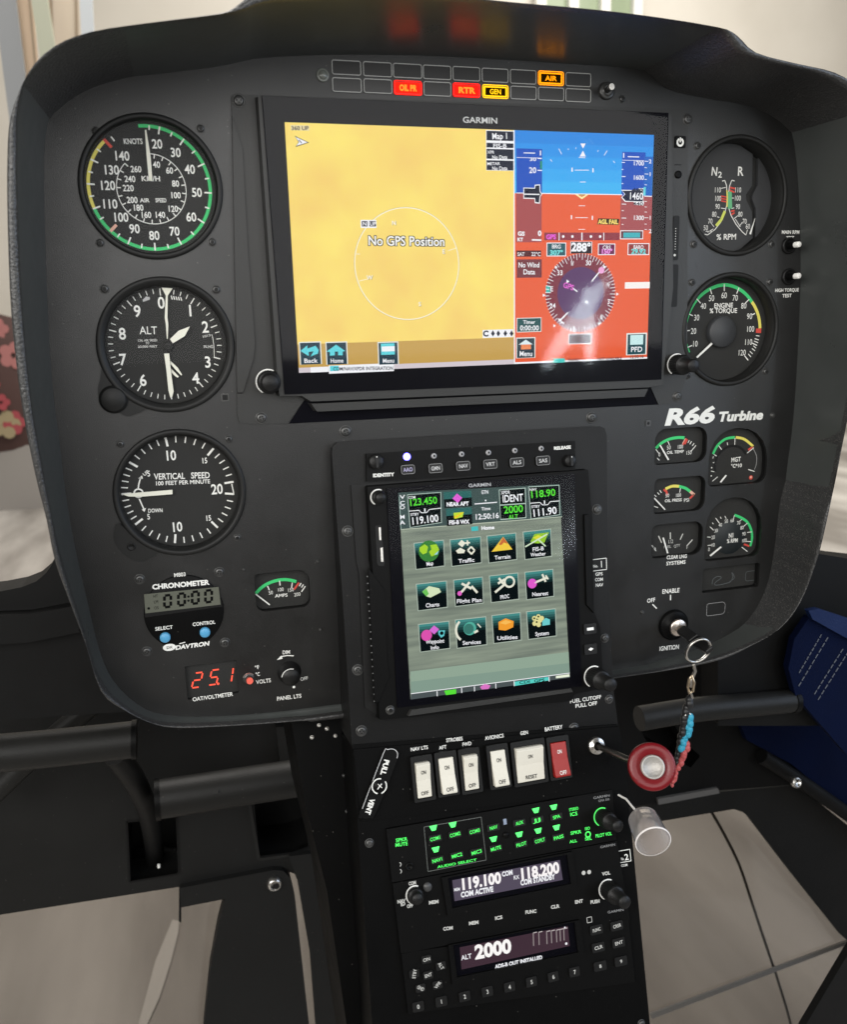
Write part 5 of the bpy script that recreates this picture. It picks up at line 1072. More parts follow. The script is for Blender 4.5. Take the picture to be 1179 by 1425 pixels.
# radios
def unit(name, label, cat, q4, group=None, h=6):
    t = T(name, label, cat, Bf, bp(((q4[0][0]+q4[2][0])/2, (q4[0][1]+q4[2][1])/2), 3), group)
    b = t.mb(); b.prism([bp(q, h) for q in q4], 3, h, BEZ); b.done('faceplate', t.root, .7); return t
GL1 = glow(84, 246, 104, 1.5); GLB = glow(90, 245, 115, 1.9); RW = glow(205, 205, 200)
au = unit('audio_panel', 'audio panel with green glowing legends, topmost of the stacked radios', 'audio panel', (kH(55,168), kH(1032,-3), kH(1050,214), kH(80,398)), 'radios stacked in the lower console')
z = 6.1
fx = [bp(kH(*q), z) for q in ((218,158),(465,115),(487,300),(235,350))]; b = au.mb(); b.lines(fx, .4, z, pbr('frame_grey', (.12,.13,.12), .4), True); b.done('group_outline', au.root)
bt = [('COM1',265,205,258,162,1),('COM2',350,188,342,148,1),('COM3',435,174,0,0,0),('NAV1',274,298,268,255,1),('MIC2',358,278,0,0,0),('MIC3',443,264,0,0,0),('NAV',516,158,0,0,0),('AUX',628,138,0,0,0),('JJ',706,125,701,86,1),('SPA',788,112,778,72,1),('MUTE',526,248,518,210,1),('PILOT',636,230,629,190,1),('COPLT',716,214,711,174,1),('PASS',797,200,790,160,1)]
for s_, x, y, lx, ly, lit in bt:
    c = bp(kH(x, y), z); w_ = 5.4; b = au.mb(); b.prism(rrect(c[0]-w_*.85, c[1]-2.3, c[0]+w_*.85, c[1]+2.3, .6, 2), 6, 7.2, KNOB); k = b.done('push_key', au.root, .25)
    b = au.mb(); b.text(s_, c, 2.3, 7.3, GL1, 5, 7.6 if len(s_) > 3 else 5.6, 1)
    b.done('key_legend', k)
    if lit:
        c = bp(kH(lx, ly), z); b = au.mb(); b.prism([(c[0]-2.7, c[1]+1.5), (c[0]+2.7, c[1]+1.7), (c[0]+1.5, c[1]-1.6), (c[0]-1.3, c[1]-1.7)][::-1], 6, 6.6, GLB); b.done('key_lamp', au.root)
for rows in ([('SPKR', kH(96,224), kH(146,216), 5)], [('MUTE', kH(94,244), kH(148,236), 5)], [('STEREO', kH(846,90), kH(886,82), 4)], [('ICS', kH(850,112), kH(882,106), 5)], [('SPKR', kH(852,192), kH(898,184), 4.6)], [('ALL', kH(848,228), kH(880,222), 4)], [('ISO', kH(914,172), kH(936,168), 4)], [('SEL', kH(914,216), kH(944,212), 4)], [('PILOT VOL', kH(960,204), kH(1030,192), 4.6)], [('AUDIO SELECT', kH(276,336), kH(446,304), 3.4)]): placard(au, rows, z, GL1)
b = au.mb(); c = bp(kH(927,190), z); b.arc(c, 1.4, 2.3, 0, 360, z, GL1, 16); b.done('green_ring', au.root)
placard(au, [('GARMIN', kH(950,38), kH(1022,26), 3.4), ('GMA 350', kH(972,50), kH(1020,42), 3)], z, pbr('legend_dim', (.3,.3,.3), .5), 0)
for q in ((110,320),(112,350)): b = au.mb(); c = bp(kH(*q), z); b.arc(c, 1.1, 1.6, 20, 160, z, RW, 8); b.done('jack_mark', au.root)
b = au.mb(); c = bp(kH(572,192), z); b.lathe(c, [(2.2, 6), (2.2, 7), (.01, 7)], BEZ, 16); b.done('photo_cell', au.root)
b = au.mb(); c = bp(kH(154,328), z); b.lathe(c, [(2.8, 6), (2.8, 7), (1.6, 7), (1.4, 6.2), (.01, 6.2)], BEZ, 16); b.done('jack_socket', au.root)
b = au.mb(); c = bp(kH(568,135), z); b.flat(rrect(c[0]-1.2, c[1]-2, c[0]+1.2, c[1]+2, .3, 2), z, pbr('lcd_blue_grey', (.25,.3,.4), .4)); b.done('small_window', au.root)
concentric(au, kH(985,112), 5.8, 14, 4.2, 26, 6, glow(90,240,110,1.2))
cr = unit('com_radio', 'radio with lit display reading 119.100 and 118.200', 'radio', (kH(82,402), kH(1052,218), kH(1108,560), kI(118,238)), 'radios stacked in the lower console')
b = cr.mb(); b.prism([bp(kH(*q), 9) for q in ((295,378),(862,265),(884,425),(322,545))], 6, 8.4, BEZ, [[bp(kH(*q), 9) for q in ((322,380),(838,278),(856,405),(342,510))]]); b.done('display_frame', cr.root, .5)
DISP = glow(86,78,94); b = cr.mb(); b.prism([bp(kH(*q), 7) for q in ((322,380),(838,278),(856,405),(342,510))], 6, 6.6, GLASSBLK); b.pflat([kH(*q) for q in ((340,388),(805,300),(818,386),(350,478))], 6.75, DISP); dd = b.done('display', cr.root)
b = cr.mb(); z = 6.85; b.ptext('119.100', kH(376,430), kH(552,398), 15, z, glow(255,250,250), 2); b.ptext('118.200', kH(632,386), kH(804,354), 15, z, glow(255,250,250), 2); b.ptext('COM', kH(556,372), kH(602,362), 6.4, z, W, 2); b.ptext('RX', kH(606,386), kH(630,381), 5.5, z, W, 1); b.ptext('MEM', kH(348,436), kH(374,432), 4.4, z, W, 1)
b.ptext('COM ACTIVE', kH(378,462), kH(518,436), 7.2, z, W, 2); b.ptext('COM STANDBY', kH(636,410), kH(784,382), 7.2, z, W, 2); b.done('display_text', dd)
b = cr.mb(); b.pflat([kH(*q) for q in ((310,375),(850,268),(872,416),(332,526))], 8.6, NAVGLASS); b.done('display_glass', cr.root)
concentric(cr, kH(176,448), 5.4, 5, 4.0, 10, 6, LUM); concentric(cr, kH(1010,425), 6.4, 14, 4.6, 27, 6, LUM)
b = cr.mb(); c = bp(kH(232,415), 6); b.lathe(c, [(2.9, 6), (2.9, 7.4), (.01, 7.4)], pbr('key_grey', (.06,.06,.06), .4), 20); b.done('transfer_key', cr.root)
z = 6.1
for s_, x, y, w_, kk in (('NAV',120,480,34,kH),('ID',128,492,20,kH),('OFF',158,500,26,kH),('MEM',260,484,42,kH),('COM',168,402,32,kH),('VOL',1006,360,34,kH),('PUSH',958,482,40,kH),('MEM',433,108,42,kI),('COM',322,132,42,kI),('ICS',541,86,32,kI),('FUNC',680,60,48,kI),('CLR',785,38,36,kI),('ENT',888,16,34,kI)):
    placard(cr, [(s_, kk(x-w_/2, y+8), kk(x+w_/2, y+2), 4.6)], z, RW, 2)
for x in (908, 932): b = cr.mb(); c = bp(kH(x, 356-(x-908)*.15), z); b.disc(c, 1.5, z, RW, 12); b.done('indicator_dot', cr.root)
placard(cr, [('GARMIN', kH(980,250), kH(1046,238), 3.4)], z, pbr('legend_dim', (.3,.3,.3), .5), 0)
placard(conB, [('No.', kH(1070,302), kH(1084,300), 4), ('2', kH(1086,302), kH(1104,298), 8.5)], 3.1, bold=1); b = conB.mb(); b.lines([bp(kH(*q), 3.1) for q in ((1060,262),(1108,254),(1113,304),(1066,312))], .5, 3.1, WHITE); b.done('placard_frame', conB.root)
placard(conB, [('COM', kH(1070,330), kH(1098,326), 3.4)], 3.1)
xp = unit('transponder', 'transponder with display reading ALT 2000, lowest of the stacked radios', 'transponder', (kI(120,240), kI(1098,52), kI(1130,362), kI(150,500)), 'radios stacked in the lower console')
b = xp.mb(); b.prism([bp(kI(*q), 9) for q in ((325,205),(895,95),(915,245),(342,378))], 6, 8.4, BEZ, [[bp(kI(*q), 9) for q in ((345,205),(870,104),(886,236),(362,344))]]); b.done('display_frame', xp.root, .5)
b = xp.mb(); b.prism([bp(kI(*q), 7) for q in ((345,205),(870,104),(886,236),(362,344))], 6, 6.6, GLASSBLK); b.pflat([kI(*q) for q in ((372,212),(840,120),(848,206),(380,308))], 6.75, glow(66,48,58)); dd = b.done('display', xp.root)
b = xp.mb(); z = 6.85; b.ptext('ALT', kI(380,268), kI(424,258), 6.6, z, W, 1); b.ptext('2000', kI(440,262), kI(596,232), 18.5, z, glow(255,252,250), 2); b.ptext('ADS-B OUT INSTALLED', kI(526,304), kI(730,262), 5.2, z-.1, W, 2)
for i, x in enumerate((690,714,748,768,790,806,822)): b.pline(kI(x,150-i*3), kI(x+2,206-i*4), .7, z, glow(150,140,140)); b.pline(kI(x,150-i*3), kI(x+16,146-i*3), .6, z, glow(190,180,180))
b.disc(bp(kI(833,196), z), .9, z, W, 10); b.disc(bp(kI(827,126), z), .6, z, W, 10); b.done('display_text', dd)
b = xp.mb(); b.pflat([kI(*q) for q in ((332,206),(880,100),(898,238),(350,362))], 8.6, NAVGLASS); b.done('display_glass', xp.root)
def key(t, q, s_, w_, kk, hw=4.2, hh=3.2, h=4.6, rot=4, tw=None):
    c = bp(kk(*q), 7.4); b = t.mb(); b.prism(rrect(c[0]-hw, c[1]-hh, c[0]+hw, c[1]+hh, 1, 3), 6, 7.5, KNOB); k = b.done('push_key', t.root, .3)
    b = t.mb(); b.text(s_, c, h*.42, 7.6, RW, rot, (tw or w_*.1), 1); b.done('key_legend', k)
for s_, q, r_ in (('ON',(229,264),4),('STBY',(176,326),75),('ENT',(236,332),8),('ALT',(291,292),-65),('GND',(203,388),-35),('VFR',(277,374),40)): key(xp, q, s_, 0, kI, 3.4, 2.6, 5.2, r_, 5 if len(s_) < 4 else 6)
for i, q in enumerate(((193,468),(293,446),(394,424),(492,403),(588,383),(683,361),(777,339),(869,318))): key(xp, q, str(i), 0, kI, 3.9, 3.2, 6.4, 4, 1.7)
for s_, q in (('FUNC',(964,136)),('CRSR',(1052,119)),('CLR',(972,212)),('ENT',(1060,192)),('8',(980,293)),('9',(1070,272))): key(xp, q, s_, 0, kI, 4.8, 3.2, 5.4, 5, 6.2 if len(s_) > 1 else 1.8)
b = xp.mb(); c = bp(kI(933,93), 6.1); b.lines(rrect(c[0]-1.8, c[1]-1.8, c[0]+1.8, c[1]+1.8, .2, 2), .4, 6.15, RW, True); b.done('ident_mark', xp.root)
placard(xp, [('GARMIN', kI(1012,66), kI(1082,54), 3.4)], 6.1, pbr('legend_dim', (.3,.3,.3), .5), 0)
tscrew(conB, (893,1424), 2.2, 3, 2)

# ================================================================ ignition switch, key and fob
qi = F.pix(937, 869)
t = T('ignition_switch', 'round black ignition switch with silver lock face, lower right of panel', 'ignition switch', F, qi)
b = t.mb(); b.lathe(qi, [(12.5, 0), (12.5, 2), (11.2, 3.4), (9.4, 3.8), (8.6, 5.4), (7.6, 6), (7.2, 7)], BEZ, 40); b.done('lock_ring', t.root)
b = t.mb(); b.lathe(qi, [(7.0, 4), (7.0, 8.0), (6.3, 8.6), (.01, 8.6)], pbr('lock_silver', (.75,.66,.58), .3, metal=1), 32); b.done('lock_face', t.root)
def fw(px, py, z): return (*F.pix(px, py, z), z)
k0 = Vector((*qi, 9)); k1 = Vector(fw(989, 906, 44))
key_t = T('ignition_key', 'black headed key standing in the ignition switch', 'key', F, qi)
d = (k1-k0); u = d.normalized(); sdv = u.cross(Vector((.3, -.5, .6))).normalized(); nv_ = u.cross(sdv)
def slab(b, p0, p1, w0, w1, th, side, nrm, m):
    vs = []
    for p, wd in ((p0, w0), (p1, w1)):
        for a_, c_ in ((-1,-1),(1,-1),(1,1),(-1,1)): vs.append(tuple(p+side*(wd*a_/2)+nrm*(th*c_/2)))
    b.add(vs, [(3,2,1,0),(4,5,6,7),(0,1,5,4),(1,2,6,5),(2,3,7,6),(3,0,4,7)], m)
b = key_t.mb(); slab(b, k0, k0+d*.4, 6, 6.5, 2.2, sdv, nv_, pbr('key_steel', (.3,.28,.25), .35, metal=1)); b.done('blade', key_t.root, .3)
b = key_t.mb(); slab(b, k0+d*.04, k0+d*.5, 8, 9.4, 4.2, sdv, nv_, pbr('key_plastic', (.006,.006,.006), .35)); slab(b, k0+d*.5, k1, 9.4, 6.8, 4.2, sdv, nv_, pbr('key_plastic', (.006,.006,.006), .35)); b.done('key_head', key_t.root, 1.2, 3)
kr = T('key_fob', 'braided key fob in black, blue and red hanging from silver ring', 'key fob', F, F.pix(968, 905, 40))
rc = Vector(fw(972, 905, 40)); b = kr.mb(); rr_ = 9.6
for ph, dz in ((0, -.7), (.2, .7)):
    b.tube([tuple(rc+Vector((math.cos(a_)*rr_, math.sin(a_)*rr_*1.05, math.sin(a_+ph)*3+dz))) for a_ in [2*PI*i/36 for i in range(36)]], .8, SILVER, 8, True)
b.done('split_ring', kr.root)
b = kr.mb(); b.tube([fw(966,925,40), fw(968,934,40), fw(963,946,40), fw(962,956,40)], 1.3, SILVER, 10)
b.tube([fw(963,940,41), fw(967,950,42), fw(965,962,42), fw(960,966,40), fw(958,956,39), fw(960,944,40)], .9, pbr('clip_brass', (.75,.62,.45), .3, metal=1), 8, True)
b.tube([fw(961,962,40), fw(964,970,41), fw(962,978,40)], 1.0, SILVER, 8); b.done('swivel_clip', kr.root)
b = kr.mb(); random.seed(8)
def lumps(b, pts_, r0, r1, m, n=9, wob=1.0):
    P_ = smooth_path(pts_, 5)
    for i, p in enumerate(P_):
        f = i/(len(P_)-1); r = r0+(r1-r0)*f; c_ = Vector(p)+Vector((random.uniform(-wob, wob), random.uniform(-wob, wob)*.5, random.uniform(-wob, wob)))
        vs = []; fs = []; N_, M_ = 8, 5; tw = random.uniform(0, 3)
        for j in range(M_+1):
            th_ = PI*j/M_
            for k_ in range(N_): ph_ = 2*PI*k_/N_+tw; vs.append(tuple(c_+Vector((math.sin(th_)*math.cos(ph_)*r, math.cos(th_)*r*1.25, math.sin(th_)*math.sin(ph_)*r))))
        for j in range(M_):
            for k_ in range(N_): a_ = j*N_+k_; b2 = j*N_+(k_+1) % N_; fs.append((a_, a_+N_, b2+N_, b2))
        b.add(vs, fs, m, True)
FB = pbr('fob_black', (.012,.012,.013), .45); FC = pbr('fob_blue', (.03,.34,.50), .5); FR = pbr('fob_red', (.50,.09,.09), .5)
lumps(b, [fw(961,976,40), fw(955,995,40), fw(950,1020,40), fw(945,1050,38), fw(941,1075,38)], 3.4, 2.2, FB, wob=.7); b.done('braid_core', kr.root)
b = kr.mb(); b.tube([fw(954,996,42), fw(957,991,42), fw(962,994,42), fw(961,1003,42)], .5, WHITE, 6); lumps(b, [fw(962,998,41), fw(958,1014,41), fw(952,1032,41), fw(949,1042,41)], 2.9, 2.4, FC, wob=1.1); b.done('blue_strand', kr.root)
b = kr.mb(); lumps(b, [fw(956,1036,41), fw(951,1052,41), fw(944,1068,40), fw(939,1082,40), fw(935,1094,40)], 2.8, 1.3, FR, wob=1.0); b.done('red_strand', kr.root)

# clear plastic cap hanging by a wire from the console edge
cup = T('hanging_plastic_cap', 'clear frosted plastic cap hanging by a wire beside the audio panel', 'plastic cap', Bf, bp((862,1108), 3))
b = cup.mb(); b.tube([bw(861,1106,6), bw(866,1109,9), bw(872,1112,12), bw(880,1122,20), bw(888,1131,24), bw(893,1138,26)], .8, pbr('wire_white', (.7,.68,.64), .35), 8)
b.disc(bp((861,1107), 6), 0.01, 6, SILVER, 6); b.done('wire', cup.root)
def frosted():
    m = bpy.data.materials.new('frosted_plastic'); m.use_nodes = True; N = m.node_tree.nodes; L_ = m.node_tree.links; N.remove(N['Principled BSDF'])
    t_ = N.new('ShaderNodeBsdfTransparent'); t_.inputs[0].default_value = (.93,.91,.9,1); df = N.new('ShaderNodeBsdfTranslucent'); df.inputs[0].default_value = (1,.95,.93,1); d2 = N.new('ShaderNodeBsdfDiffuse'); d2.inputs[0].default_value = (.98,.93,.91,1)
    g = N.new('ShaderNodeBsdfGlossy'); g.inputs['Roughness'].default_value = .1; a1 = N.new('ShaderNodeMixShader'); a1.inputs[0].default_value = .5; L_.new(df.outputs[0], a1.inputs[1]); L_.new(d2.outputs[0], a1.inputs[2])
    lw = N.new('ShaderNodeLayerWeight'); lw.inputs[0].default_value = .35; mr = N.new('ShaderNodeMapRange'); mr.inputs[3].default_value = .14; mr.inputs[4].default_value = .55; L_.new(lw.outputs['Facing'], mr.inputs[0])
    a2 = N.new('ShaderNodeMixShader'); L_.new(mr.outputs[0], a2.inputs[0]); L_.new(t_.outputs[0], a2.inputs[1]); L_.new(a1.outputs[0], a2.inputs[2])
    f = N.new('ShaderNodeLayerWeight'); f.inputs[0].default_value = .12; a3 = N.new('ShaderNodeMixShader'); L_.new(f.outputs[0], a3.inputs[0]); L_.new(a2.outputs[0], a3.inputs[1]); L_.new(g.outputs[0], a3.inputs[2])
    L_.new(a3.outputs[0], N['Material Output'].inputs[0]); return m
FRO = frosted()
c0 = Vector(bw(894,1137,26)); c1 = Vector(bw(909,1170,46)); axc = (c1-c0).normalized(); h_ = (c1-c0).length
b = cup.mb(); alathe(b, c0, axc, [(.01,0),(8.6,0),(10,.8),(10.6,2.4),(11.8,h_-1),(12.3,h_),(12.3,h_+1.0),(11.5,h_+1.0),(11.2,h_-1),(9.8,2.8),(8.4,1.4),(.01,1.4)], FRO, 48); b.done('cap_shell', cup.root)
b = cup.mb(); alathe(b, c0, axc, [(11.7,h_+1.1),(12.3,h_+1.1),(12.4,h_+.2)], pbr('cap_edge', (.8,.76,.74), .25), 48); b.done('cap_rim', cup.root)

# ================================================================ cockpit around and below the panel
BLK = pbr('cabin_black', (.004,.004,.004), .55, spec=.2, bump=.15, bscale=600, vary=.06)
BLK2 = pbr('cabin_dark_grey', (.010,.010,.0095), .6, spec=.2, bump=.3, bscale=300, vary=.08, dust_glint=1)
TUBE = pbr('padded_tube', (.011,.0108,.010), .5, spec=.25, bump=.3, bscale=500, vary=.08, dust_glint=1)
def world_thing(name, label, cat, org, fr=F): return T(name, label, cat, fr, org)
def slabp(t, pts, z0, z1, m, name, holes=(), bevel=0):
    b = t.mb(); b.prism([t.fr.pix(*q, z1) for q in pts], z0, z1, m, [[t.fr.pix(*q, z1) for q in h] for h in holes]); return b.done(name, t.root, bevel)
t = T('left_door_sill', 'black cabin frame below the left window', 'cabin frame', F, F.pix(30, 900))
slabp(t, ((-120,838),(0,823),(30,817),(50,809),(64,797),(74,782),(82,755),(100,720),(260,760),(330,980),(-120,1010)), -160, -130, BLK, 'sill_frame', bevel=3)
slabp(t, ((-120,862),(40,855),(110,842),(110,880),(40,894),(-120,905)), -130, -118, BLK, 'sill_trim', bevel=3)
t = T('right_door_sill', 'black cabin frame below the right window', 'cabin frame', F, F.pix(1150, 850))
slabp(t, ((1040,700),(1100,752),(1136,770),(1179,777),(1300,790),(1300,1010),(1000,1010),(1000,900)), -160, -130, BLK, 'sill_frame', bevel=3)
# bulkheads
t = T('left_footwell_bulkhead', 'dark grey left footwell wall with two recessed slots', 'bulkhead', F, F.pix(250, 1100))
slabp(t, ((-160,960),(560,940),(560,1300),(445,1300),(410,1216),(395,1211),(250,1234),(0,1273),(-160,1298)), -300, -292, BLK2, 'wall_panel', [((176,1143),(246,1136),(249,1213),(246,1216),(180,1227)), ((352,1118),(424,1100),(430,1178),(408,1186),(360,1192))])
for hl, dd_ in ((((176,1143),(246,1136),(249,1213),(246,1216),(180,1227)), 60), (((352,1118),(424,1100),(430,1178),(408,1186),(360,1192)), 60)):
    b = t.mb(); pp = [F.pix(*q, -292) for q in hl]; ring(b, [[(*p, -292) for p in pp], [(*p, -292-dd_) for p in pp]], DARK); b.flat(pp, -292-dd_, DARK); b.lines(pp, 2.2, -291.2, BLK, True); b.done('slot_box', t.root)
b = t.mb(); b.prism([F.pix(*q, -280) for q in ((384,1012),(405,1012),(408,1080),(392,1080))], -292, -280, TUBE); b.done('strap', t.root, 1.5)
b = t.mb(); b.lines([F.pix(*q, -290) for q in ((346,1112),(360,1195),(412,1188))], 3.2, -288, TUBE); b.done('slot_lip', t.root)
slabp(t, ((402,1192),(432,1188),(455,1240),(500,1560),(450,1560),(432,1330),(414,1225)), -292, -284, BLK2, 'edge_strip', bevel=1.5)
t = T('left_footwell_cover', 'dark curved lower cover with chrome fastener beside the console', 'cover', F, F.pix(360, 1300))
cv = [(250,1236),(380,1211),(394,1212),(404,1222),(410,1245),(430,1425),(448,1580),(300,1600),(278,1500),(284,1425),(292,1350),(303,1290),(313,1251),(252,1263)]
slabp(t, cv, -300, -284, BLK2, 'cover_panel', bevel=2)
c = F.pix(382, 1232, -280)
b = t.mb(); b.lathe(c, [(8.4, -284), (8.4, -282), (6.6, -279), (5.0, -278), (4.4, -280), (.01, -280)], SILVER, 28); b.disc((c[0]+1.6, c[1]), 3.8, -277.6, DARK, 18); b.done('fastener', t.root)
b = t.mb(); b.prism([F.pix(*q, -282) for q in ((455,1268),(462,1264),(470,1280),(480,1340),(492,1425),(500,1560),(486,1560),(474,1425),(462,1330))], -284, -280, KNOB); b.done('rubber_seal', t.root, 1)
# tubes
def tube_thing(name, label, cat, runs, end=True):
    t = T(name, label, cat, F, F.pix(runs[0][0][0][0], runs[0][0][0][1], runs[0][0][0][2]))
    for pts_, r, m, nm, tp in runs:
        b = t.mb(); P_ = smooth_path([fw(*q) for q in pts_], 5); b.tube(P_, r, m, 20, taper=tp)
        b.done(nm, t.root)
    return t
tube_thing('pedal_cross_tube', 'thick black horizontal tube entering from the left edge below panel', 'tube', [([(-140,1054,-150),(0,1048,-150),(186,1029,-150)], 15.5, TUBE, 'cross_tube', None), ([(183,1029.5,-150),(190,1029,-150)], 16.6, BEZ, 'end_collar', None)])
tube_thing('diagonal_brace', 'slim dark diagonal tube rising behind the left cross tube', 'tube', [([(152,962,-240),(70,1030,-240),(-30,1125,-240)], 10, TUBE, 'brace_tube', None)])
tube_thing('rudder_pedal', 'bent black pedal arm descending into the left floor slot', 'pedal', [([(160,1048,-170),(186,1085,-200),(204,1125,-250),(212,1165,-300),(217,1215,-330)], 11, BLK, 'arm', 9), ([(220.5,1203,-296),(221,1207,-296)], 1.6, WHITE, 'pin', None)])
tube_thing('rudder_pedal_tube', 'shorter black horizontal tube nearest the console on the left', 'tube', [([(222,1112,-200),(320,1097,-200),(425,1081,-200)], 18, TUBE, 'cross_tube', None), ([(216,1113,-200),(223,1112,-200)], 19, BEZ, 'end_collar', None), ([(424,1081.2,-200),(430,1080.2,-200)], 19, BEZ, 'end_collar', None), ([(303,1102,-182.6),(304,1102,-182)], 1.6, SCR, 'rivet', None)])
tube_thing('right_pedal_tube', 'black horizontal tube behind the hanging key fob on the right', 'tube', [([(890,1000,-120),(965,988,-120),(1050,980,-120),(1103,975,-120)], 12, TUBE, 'cross_tube', None), ([(1101,975,-120),(1107,974.5,-120)], 12.8, BEZ, 'end_collar', None)])
# right footwell
t = T('right_footwell_bulkhead', 'dark right footwell wall with a slanting black recess', 'bulkhead', F, F.pix(1000, 1050))
slabp(t, ((820,900),(1300,900),(1300,1260),(1175,1130),(1110,1092),(1002,1100),(914,1118),(820,1132)), -256, -250, BLK, 'wall_panel', [((878,992),(926,981),(950,1030),(975,1052),(962,1068),(905,1040))])
pp = [F.pix(*q, -250) for q in ((878,992),(926,981),(950,1030),(975,1052),(962,1068),(905,1040))]
b = t.mb(); ring(b, [[(*p, -250) for p in pp], [(*p, -300) for p in pp]], DARK); b.flat(pp, -300, DARK); b.done('slot_box', t.root)
b = t.mb(); b.prism([F.pix(*q, -246) for q in ((916,1112),(1000,1097),(1002,1104),(917,1120))], -250, -246, pbr('aluminium_strip', (.16,.155,.15), .5, metal=.3)); b.done('metal_strip', t.root, .6)
slabp(t, ((820,1136),(914,1118),(1002,1102),(1110,1092),(1180,1148),(1300,1260),(1300,1480),(1190,1318),(1171,1301),(1100,1212),(1041,1135),(1034,1130),(1022,1126),(925,1142),(820,1160)), -262, -256, BLK2, 'lower_frame')
b = t.mb(); P_ = smooth_path([fw(1060,1052,-235), fw(1110,1084,-235), fw(1179,1132,-235), fw(1290,1215,-235)], 4); b.tube(P_, 9, BLK, 14); b.done('sill_roll', t.root)
c = Vector(fw(1110,1089,-222)); b = t.mb(); alathe(b, c, Vector((0,.35,.94)), [(6.5,-4),(6.5,0),(5,1.6),(4,1.4),(3.6,0),(.01,0)], SILVER, 24); b.done('fastener', t.root)
BLUE = pbr('blue_carpet', (.001,.004,.022), .85, spec=.1, bump=1.0, bscale=700, vary=.05); BLUE2 = pbr('blue_vinyl', (.003,.014,.065), .5, spec=.35, bump=.5, bscale=500, vary=.08)
t = T('blue_floor_carpet', 'dark blue carpet strip by the right door sill', 'carpet', F, F.pix(1120, 1040))
slabp(t, ((1028,1000),(1110,984),(1300,1020),(1300,1215),(1179,1124),(1100,1062),(1040,1030)), -248, -240, BLUE, 'carpet_pile')
t = T('blue_door_pouch', 'blue vinyl pouch with double white stitching at right edge', 'pouch', F, F.pix(1150, 920))
slabp(t, ((1128,858),(1300,930),(1300,1130),(1179,1050),(1108,968),(1098,930),(1106,890)), -120, -112, BLUE, 'pouch_body', bevel=3)
slabp(t, ((1126,850),(1140,847),(1300,900),(1300,940),(1179,888),(1132,862)), -112, -106, BLUE2, 'pouch_flap', bevel=2)
STI = pbr('stitch_grey', (.12,.13,.15), .7)
for p, q in (((1144,883),(1112,938)),((1153,887),(1111,957)),((1174,903),(1133,968)),((1182,906),(1138,976))):
    b = t.mb()
    for j in range(9):
        f0, f1 = j/9, (j+.72)/9; b.pline((p[0]+(q[0]-p[0])*f0, p[1]+(q[1]-p[1])*f0), (p[0]+(q[0]-p[0])*f1, p[1]+(q[1]-p[1])*f1), 1.1, -111.4, STI)
    b.done('stitching', t.root)
# chin windows
CHIN = pane('tinted_chin_pane', .9, .12, (.62,.60,.58)); RIBM = pbr('rib_grey', (.15,.143,.133), .5, spec=.3)
t = T('left_chin_window', 'tinted clear window in the floor nose at lower left', 'window', F, F.pix(120, 1350))
b = t.mb(); b.prism([F.pix(*q, -330) for q in ((-200,1180),(480,1180),(480,1640),(-200,1640))], -334, -330, CHIN); b.done('pane', t.root)
slabp(t, ((249,1232),(252,1232),(252,1284),(248.5,1282)), -318, -312, BLK, 'window_seam')
t = T('right_chin_window', 'tinted clear window in the floor nose at lower right', 'window', F, F.pix(1000, 1280))
b = t.mb(); b.prism([F.pix(*q, -300) for q in ((800,1060),(1400,1060),(1400,1640),(800,1640))], -304, -300, CHIN); b.done('pane', t.root)
b = t.mb(); P_ = smooth_path([fw(985,1120,-306), fw(1008,1160,-306), fw(1030,1205,-306), fw(1050,1265,-306), fw(1070,1325,-306), fw(1085,1370,-306), fw(1104,1440,-306), fw(1120,1560,-306)], 4); b.tube(P_, 2.0, RIBM, 10); b.done('pane_rib', t.root)
slabp(t, ((906,1412),(1179,1310),(1300,1262),(1300,1267),(1179,1315),(908,1418)), -299, -296, RIBM, 'lower_rib')
t = T('right_seat_edge', 'black wedge of seat structure in the lower right corner', 'seat', F, F.pix(1160, 1400))
slabp(t, ((1120,1430),(1182,1326),(1300,1150),(1400,1150),(1400,1600),(1060,1600)), -68, -60, BLK, 'seat_corner', bevel=3)

# ================================================================ hangar behind
def wbox(b, x0, x1, y0, y1, z0, z1, m):
    vs = [(x, y, z) for z in (z0, z1) for y in (y0, y1) for x in (x0, x1)]
    b.add(vs, [(0,2,3,1),(4,5,7,6),(0,1,5,4),(2,6,7,3),(0,4,6,2),(1,3,7,5)], m)
class WF: pass
wf = WF(); wf.o = Vector((0,0,0))
def wthing(name, label, cat, loc, group=None):
    e = bpy.data.objects.new(name, None); COL.objects.link(e); e.location = loc; e['label'] = label; e['category'] = cat
    if group: e['group'] = group
    return e
def wmesh(b, name, parent=None, loc=(0,0,0)):    # metres, world aligned, relative to loc
    me = bpy.data.meshes.new(name); me.from_pydata(b.v, [], b.f)
    for m in b.mats: me.materials.append(m)
    me.polygons.foreach_set('material_index', b.m); me.polygons.foreach_set('use_smooth', b.sm); me.update()
    o = bpy.data.objects.new(name, me); COL.objects.link(o)
    if parent: o.parent = parent
    else: o.location = loc
    return o
GZ = -1.15
